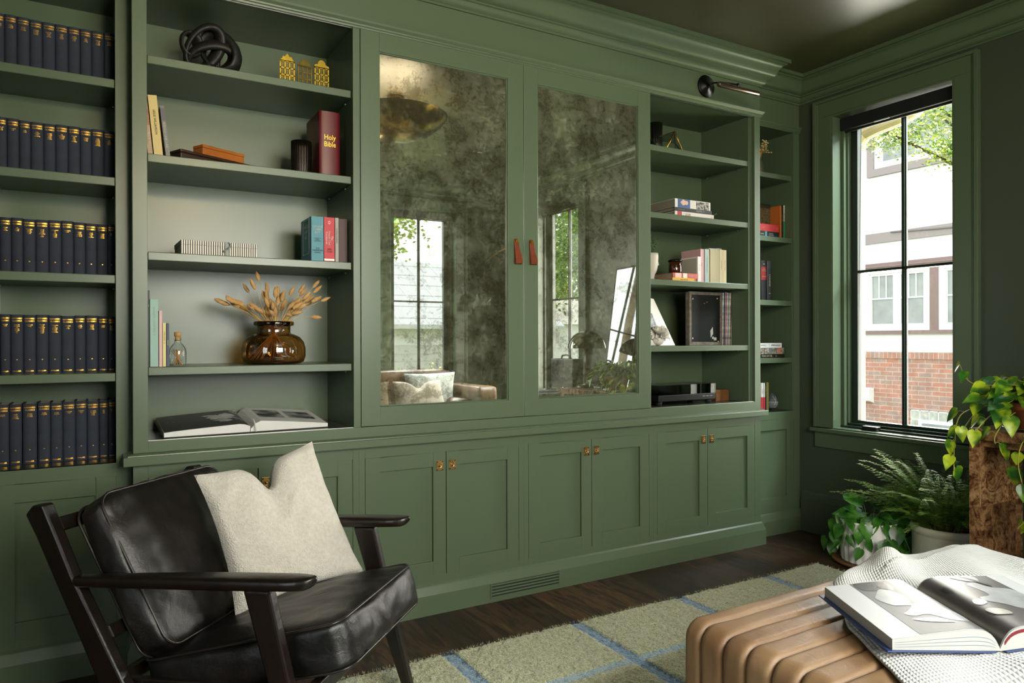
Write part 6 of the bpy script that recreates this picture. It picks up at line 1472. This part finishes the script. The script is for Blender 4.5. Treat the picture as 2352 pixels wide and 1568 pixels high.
# floor lamp added behind the camera to carry the warm fill light
t = T('added_floor_lamp', 'added unseen floor lamp, black with an opal bowl, holding a warm fill light', 'floor lamp', (.62, -.70, 0))
m = MB(); m.lathe([(.001, 0), (.14, 0), (.14, .012), (.02, .022), (.012, .03)], (.62, -.70, .0003), 36); m.build('base', BLACK, t)
m = MB(); m.cyl((.62, -.70, .02), (.62, -.70, 2.16), .011); m.build('pole', BLACK, t)
m = MB(); m.lathe([(.012, 0), (.06, .012), (.12, .05), (.15, .10)], (.62, -.70, 2.15), 36); m.build('bowl', cm('d8c8a8', .5), t)
# ================================================================ OUTSIDE
GZ = -.65
m = MB(); m.box(-30, 45, -45, -1.3, GZ-.2, GZ); m.box(3.95, 45, -1.3, 30, GZ-.2, GZ); tag(m.build('lawn', mat('grass', '6c7a3e', .95, var=(3, '8a8f58', .3))), 'green lawn and beds outside the windows', 'ground', kind='stuff')
HX = 11.3
t = T('neighbour_house', 'white stucco and brick house seen through the right window', 'house', (HX+2, 5.5, GZ))
STU = mat('white_stucco', 'e2e2e2', .9, bump=(30, .3)); TRM = mat('taupe_trim', '8a817e', .7); BRN = mat('mauve_trim', '7c6864', .7)
def brick_mat(name, rw, rh, vert=False):
    m, n, L, b = nodes_of(name); tc = n.new('ShaderNodeTexCoord'); mp = n.new('ShaderNodeMapping'); mp.inputs['Rotation'].default_value = (rad(90), 0, rad(90)); L.new(tc.outputs['Object'], mp.inputs['Vector'])
    sx = n.new('ShaderNodeSeparateXYZ'); L.new(tc.outputs['Object'], sx.inputs[0]); cb = n.new('ShaderNodeCombineXYZ'); L.new(sx.outputs[1], cb.inputs[0]); L.new(sx.outputs[2], cb.inputs[1])
    br = n.new('ShaderNodeTexBrick'); br.inputs['Scale'].default_value = 1; br.inputs['Brick Width'].default_value = rw; br.inputs['Row Height'].default_value = rh; br.inputs['Mortar Size'].default_value = .006; br.inputs['Bias'].default_value = -.1
    if vert: br.offset = 0
    br.inputs['Color1'].default_value = (*lin('b27c6a'), 1); br.inputs['Color2'].default_value = (*lin('9a8880'), 1); br.inputs['Mortar'].default_value = (*lin('b4a698'), 1)
    L.new(cb.outputs[0], br.inputs['Vector']); ns = n.new('ShaderNodeTexNoise'); ns.inputs['Scale'].default_value = 8; L.new(tc.outputs['Object'], ns.inputs['Vector'])
    mx = n.new('ShaderNodeMixRGB'); mx.blend_type = 'MULTIPLY'; mx.inputs[0].default_value = .6; r = ramp(n, [(.3, 'c8c0bc'), (.7, 'ffffff')]); L.new(ns.outputs['Fac'], r.inputs['Fac']); L.new(br.outputs['Color'], mx.inputs[1]); L.new(r.outputs[0], mx.inputs[2])
    L.new(mx.outputs[0], b.inputs['Base Color']); b.inputs['Roughness'].default_value = .9; bumpn(n, L, br.outputs['Fac'], b, -.6, .01); return m
m = MB(); m.box(HX+.02, HX+8, -3.4, 14, .95, 6.2); m.build('stucco_wall', STU, t)
m = MB(); m.box(HX, HX+8, -3.4, 6.69, GZ, .855); m.box(HX, HX+8, 6.69, 14, GZ, .855); m.build('brick_wall', brick_mat('brick', .215, .0715), t)
m = MB(); m.box(HX-.02, HX+8, -3.4, 14, .855, .965); m.build('soldier_course', brick_mat('brick_soldier', .075, .115, True), t)
m = MB(); m.box(HX-.03, HX, -3.4, 14, 2.78, 2.945); m.build('trim_board', TRM, t)
m = MB(); m.box(HX-.03, HX+.02, -3.4, 14, 2.335, 2.44); m.box(HX-.05, HX-.03, -3.4, 14, 2.37, 2.40); m.box(HX-.05, HX+.02, -3.4, 14, 1.255, 1.315); m.build('window_head_trim', BRN, t)
GLH = mat('house_glass', '7c8280', .15, var=(3, '9a9e9a', .2)); WF = cm('dcdcda', .5)
def hwin(y0, y1, z0=1.315, z1=2.335, mull=True):
    m = MB(); fw = .075
    for q in ((y0, y1, z0, z0+fw), (y0, y1, z1-fw, z1), (y0, y0+fw, z0+fw, z1-fw), (y1-fw, y1, z0+fw, z1-fw)): m.box(HX-.04, HX+.02, *q)
    ym = (y0+y1)/2
    if mull: m.box(HX-.03, HX+.02, ym-.03, ym+.03, z0+fw, z1-fw)
    for a, b in (((y0+fw, ym-.03), (ym+.03, y1-fw)) if mull else ((y0+fw, y1-fw),)):
        k = .035
        for q in ((a, b, z0+fw, z0+fw+k), (a, b, z1-fw-k, z1-fw), (a, a+k, z0+fw+k, z1-fw-k), (b-k, b, z0+fw+k, z1-fw-k)): m.box(HX-.015, HX+.02, *q)
        zm = (z0+z1)/2+.02; m.box(HX-.01, HX+.02, a+k, b-k, zm-.012, zm+.012)
        for j in (1, 2): yy = lerp(a+k, b-k, j/3); m.box(HX-.008, HX+.02, yy-.008, yy+.008, zm+.012, z1-fw-k)
    o = m.build('window_frame', WF, t); m = MB(); m.box(HX+.012, HX+.018, y0+fw, y1-fw, z0+fw, z1-fw); m.build('glass', GLH, o)
hwin(6.375, 7.465); hwin(5.14, 6.23); hwin(3.9, 5.0); hwin(8.4, 9.5)
m = MB()
for a, b in ((6.232, 6.373), (7.467, 7.6), (5.0, 5.14)): m.box(HX-.035, HX+.02, a, b, 1.315, 2.335)
m.build('corner_board', BRN, t)
def upwin(y0, y1):
    m = MB()
    for q in ((y0, y1, 3.90, 4.02), (y0, y0+.12, 4.02, 5.2), (y1-.12, y1, 4.02, 5.2)): m.box(HX-.05, HX+.02, *q)
    m.build('upper_window_trim', TRM, t); m = MB(); m.box(HX-.02, HX+.02, y0+.12, y1-.12, 4.02, 5.2); o = m.build('upper_window', WF, t); m = MB(); m.box(HX-.03, HX-.021, y0+.28, y1-.28, 4.13, 5.1); m.build('glass', GLH, o)
upwin(5.0, 7.42)
m = MB(); m.box(HX-.02, HX-.001, 5.0, 6.692, -.62, .04); m.build('glass_block_window', mat('glass_block', 'b9bab0', .3, var=(14, '8f9288', .2)), t)
m = MB()
for k in range(12): m.box(HX-.024, HX-.0205, 6.69-.145*k-.012, 6.69-.145*k, -.62, .04)
for k in range(5): m.box(HX-.024, HX-.0205, 5.0, 6.69, .04-.145*k-.012, .04-.145*k)
m.box(HX-.035, HX-.024, 5.8, 6.56, -.5, -.11); m.build('block_joints', WF, t); m = MB(); m.box(HX-.04, HX-.036, 5.86, 6.50, -.45, -.16); m.build('vent_pane', GLH, t)
m = MB(); m.box(HX-.14, HX-.001, 7.33, 7.50, .14, .35); m.prism([(HX-.14, .14), (HX-.001, .10), (HX-.001, .14)], 7.33, 7.50, M=basis((0, 0, 0), (1, 0, 0), (0, 0, 1), (0, 1, 0))) ; m.build('vent_hood', cm('dcdcda'), t)
m = MB(); m.tube([(HX-.05, lerp(7.0, 3.0, k/12), 2.93-.13*sin(pi*k/12)+.012*k) for k in range(13)], .012, n=5); m.build('cable', cm('6c6866'), t)
m = MB(); m.box(HX-.6, HX+8.5, -3.9, 14.5, 6.2, 6.4); m.build('eaves', TRM, t)
# beige downspout of this house, just outside the window
t = T('downspout', 'beige fluted downspout with elbow just outside the right window', 'downspout', (4.3, 2.93, GZ))
BG = mat('beige_metal', 'a8946c', .5)
def flute(pts, r):
    m = MB(); P = [V(p) for p in pts]; sp = []
    for i in range(len(P)-1):
        for k in range(10): sp.append(P[i].lerp(P[i+1], k/10))
    sp.append(P[-1]); rr = []; prev = V((1, 0, 0))
    for i, p in enumerate(sp):
        tg = (sp[min(i+1, len(sp)-1)]-sp[max(i-1, 0)]).normalized(); x = prev-tg*prev.dot(tg); x.normalize(); prev = x; y = tg.cross(x)
        rr.append([p+(x*cos(2*pi*k/48)+y*sin(2*pi*k/48))*r*(1+.03*cos(2*pi*k/48*12)) for k in range(48)])
    m.rings(rr); return m
flute([(4.30, 2.90, GZ), (4.30, 2.90, 2.40)], .043).build('vertical_pipe', BG, t)
el = [(4.30, 2.90, 2.40), (4.30, 2.89, 2.46), (4.30, 2.85, 2.50), (4.30, 2.76, 2.52), (4.32, 2.62, 2.545), (4.34, 2.55, 2.57), (4.36, 2.50, 2.63), (4.37, 2.48, 2.8), (4.37, 2.48, 3.4)]
flute(el, .045).build('elbow', BG, t)
m = MB()
for i, f_ in enumerate((.02, .06, .10, .15)):
    a = -f_*8; m.tube([(4.30+.047*cos(q), 2.90-.01*i+.047*sin(q)*.9, 2.40+.018*i+.02*sin(q)*i*.6) for q in [2*pi*k/20 for k in range(21)]], .0016, n=4)
for i in range(4): m.tube([(4.345+.047*cos(q), 2.545-.01*i+.047*sin(q)*.75, 2.575+.016*i+.03*sin(q)) for q in [2*pi*k/20 for k in range(21)]], .0016, n=4)
m.build('crimps', mat('beige_dark', '8f8060', .5), t)
# trees
LG = leafmat('tree_leaf', '8fa83a', '4f7a26', 'c8cc4c', .5, mid=.12); LD = leafmat('tree_leaf_dark', '5f8a2e', '33591c', '9ab848', .5, mid=.12); BK = cm('4a3c2e', .9)
def tree(name, lab, base, clumps, nleaf, size, trunk_r, m_, seed, extra=0):
    random.seed(seed); t = T(name, lab, 'tree', base); m = MB(); b = V(base)
    top = V(clumps[0][0]); m.tube([b, b.lerp(top, .5)+V((.1, .1, 0)), top], [trunk_r, trunk_r*.8, trunk_r*.4], n=8)
    for c, r in clumps: m.tube([b.lerp(top, extra or .6), V(c)], [trunk_r*.35, trunk_r*.1], n=5)
    m.build('trunk', BK, t); m = MB(); tot = sum(r[0]*r[1]*r[2] if hasattr(r, '__len__') else r**3 for c, r in clumps)
    for c, r in clumps:
        rv = r if hasattr(r, '__len__') else (r, r, r); n_ = int(nleaf/len(clumps))
        for k in range(n_):
            d = V((random.gauss(0, .5), random.gauss(0, .5), random.gauss(0, .5))); p = V(c)+V((d.x*rv[0], d.y*rv[1], d.z*rv[2]))
            q = V((random.uniform(-1, 1), random.uniform(-1, 1), random.uniform(-1, .3))).normalized(); s_ = q.orthogonal().normalized()*size*random.uniform(.25, .4); L_ = size*random.uniform(.7, 1.2)
            m.add([p, p+q*L_*.5+s_, p+q*L_, p+q*L_*.5-s_], [(0, 1, 2, 3)])
    m.build('foliage', m_, t, recalc=False)
tree('honey_locust', 'small-leaved yellow-green tree hanging in front of the neighbouring house', (8.6, 1.4, GZ), [((7.6, 3.7, 3.75), .5), ((7.4, 4.1, 3.45), (.35, .35, .22)), ((7.4, 4.55, 3.35), (.3, .35, .16)), ((7.4, 4.9, 3.6), (.3, .3, .25)), ((7.4, 4.0, 3.1), (.25, .25, .16)), ((7.4, 3.8, 2.95), (.15, .10, .3)), ((7.4, 4.35, 3.8), (.4, .4, .3)), ((7.6, 3.4, 3.3), (.3, .3, .45)), ((7.8, 3.0, 4.3), .8)], 11000, .036, .10, LG, 2)
tree('backyard_tree', 'tall leafy tree beyond the desk window, reflected in the right mirror', (11.0, -8.5, GZ), [((10.5, -8.6, 4.6), 1.3), ((9.4, -8.2, 3.2), 1.0), ((11.4, -9.6, 3.6), 1.2), ((10.0, -9.6, 5.6), 1.4), ((9.0, -6.8, 4.2), .9), ((10.8, -7.4, 2.6), .8), ((12.2, -8.4, 5.4), 1.2)], 9000, .13, .16, LD, 4)
tree('garden_tree', 'broad sunlit tree behind the white shed', (17.5, -17.5, GZ), [((17.5, -17.8, 4.0), 2.0), ((15.8, -19.0, 3.0), 1.6), ((19.5, -17.0, 4.6), 2.0), ((17.0, -17, 6.0), 2.0)], 7000, .22, .2, LG, 6)
tree('garage_tree', 'leafy tree rising behind the garage, reflected in the left mirror', (8.2, -20.8, GZ), [((8.0, -18.6, 5.0), 1.4), ((6.8, -18.2, 4.0), 1.2), ((8.8, -18.9, 6.4), 1.5), ((6.8, -19, 6.8), 1.4), ((5.6, -18.5, 5.6), 1.2)], 8000, .20, .18, LG, 8)
tree('near_branch_tree', 'branch tips with large leaves hanging over the top of the sofa window', (1.2, -4.6, GZ), [((1.5, -4.4, 5.2), .3), ((3.55, -3.4, 3.05), (.35, .2, .15)), ((4.3, -3.4, 3.0), (.2, .2, .10)), ((2.8, -3.8, 3.5), (.8, .4, .4)), ((3.3, -3.4, 2.9), (.2, .2, .12))], 520, .11, .09, LD, 10, 1.0)
# shrubs under the sofa window
for i, x in enumerate((3.2, 3.95, 4.6)):
    random.seed(40+i); t = T('shrub', ['leafy shrub under the left half of the sofa window', 'leafy shrub under the middle of the sofa window', 'leafy shrub at the right of the sofa window'][i], 'shrub', (x, -2.4, GZ)); m = MB(); s_ = MB()
    for k in range(34):
        a = random.uniform(0, 6.28); tip = V((x+random.uniform(-.42, .42), -2.4+random.uniform(-.3, .3), random.uniform(.45, .86))); s_.tube([(x, -2.4, GZ), tip*.6+V((x, -2.4, GZ))*.4+V((0, 0, .1)), tip], .004, n=4)
        for q in range(14):
            p = V((x, -2.4, GZ)).lerp(tip, .55+.45*q/13)+V((random.uniform(-.03, .03),)*3); d = V((random.uniform(-1, 1), random.uniform(-1, 1), random.uniform(-.2, .8))).normalized(); w_ = d.orthogonal().normalized()*.012; m.add([p, p+d*.02+w_, p+d*.042, p+d*.02-w_], [(0, 1, 2, 3)])
    m.build('foliage', LG, t, recalc=False); s_.build('stems', BK, t, recalc=False)
# white garage
t = T('garage', 'white garage with pale shingled roof behind the sofa window', 'garage', (7.5, -15.5, GZ))
GW2 = mat('garage_white', 'ebebea', .8); 
m = MB(); m.box(2.0, 12.2, -18.2, -13.0, GZ, 1.68); m.build('wall', GW2, t)
m = MB(); rfp = [(-12.6, 1.62), (-16.2, 3.75), (-19.2, 1.62), (-19.2, 1.52), (-16.2, 3.6), (-12.6, 1.50)]
m.prism(rfp, 1.6, 12.45, M=basis((0, 0, 0), (0, 1, 0), (0, 0, 1), (1, 0, 0))); m.build('roof', mat('pale_shingle', 'c9cbcd', .9, bump=(6, .3)), t)
m = MB()
for k in range(6): f_ = (k+.5)/6; m.box(1.6, 12.45, -.012, .012, 0, .012, M=TR(0, lerp(-12.6, -16.2, f_), lerp(1.63, 3.76, f_)))
for k in range(12): m.add([(2+k*.85, -12.6, 1.635), (2.03+k*.85, -12.6, 1.635), (2.03+k*.85-.3, -16.2, 3.765), (2+k*.85-.3, -16.2, 3.765)], [(0, 1, 2, 3)])
m.build('roof_lines', cm('e6e7e8', .8), t)
for a, b in ((2.4, 5.85), (6.75, 9.2), (9.9, 11.9)):
    m = MB(); m.box(a, b, -12.99, -12.96, GZ, 1.05)
    for k in range(8): m.box(a, b, -12.96, -12.952, GZ+.05+.2*k, GZ+.065+.2*k)
    m.build('garage_door', cm('cbcbc7', .7), t)
# little white shed
t = T('shed', 'small white gabled shed on the lawn, reflected in the right mirror', 'shed', (13.6, -14.6, GZ))
m = MB(); m.box(12.6, 14.8, -15.6, -13.8, GZ, 1.75); m.build('wall', GW2, t)
m = MB(); m.prism([(-15.8, 1.7), (-14.7, 2.55), (-13.6, 1.7)], 12.5, 14.9, M=basis((0, 0, 0), (0, 1, 0), (0, 0, 1), (1, 0, 0))); m.build('roof', cm('c8c4b8', .8), t)
m = MB(); m.box(12.585, 12.6, -15.1, -14.7, .1, .9); m.build('shed_window', cm('4a5560', .3), t)
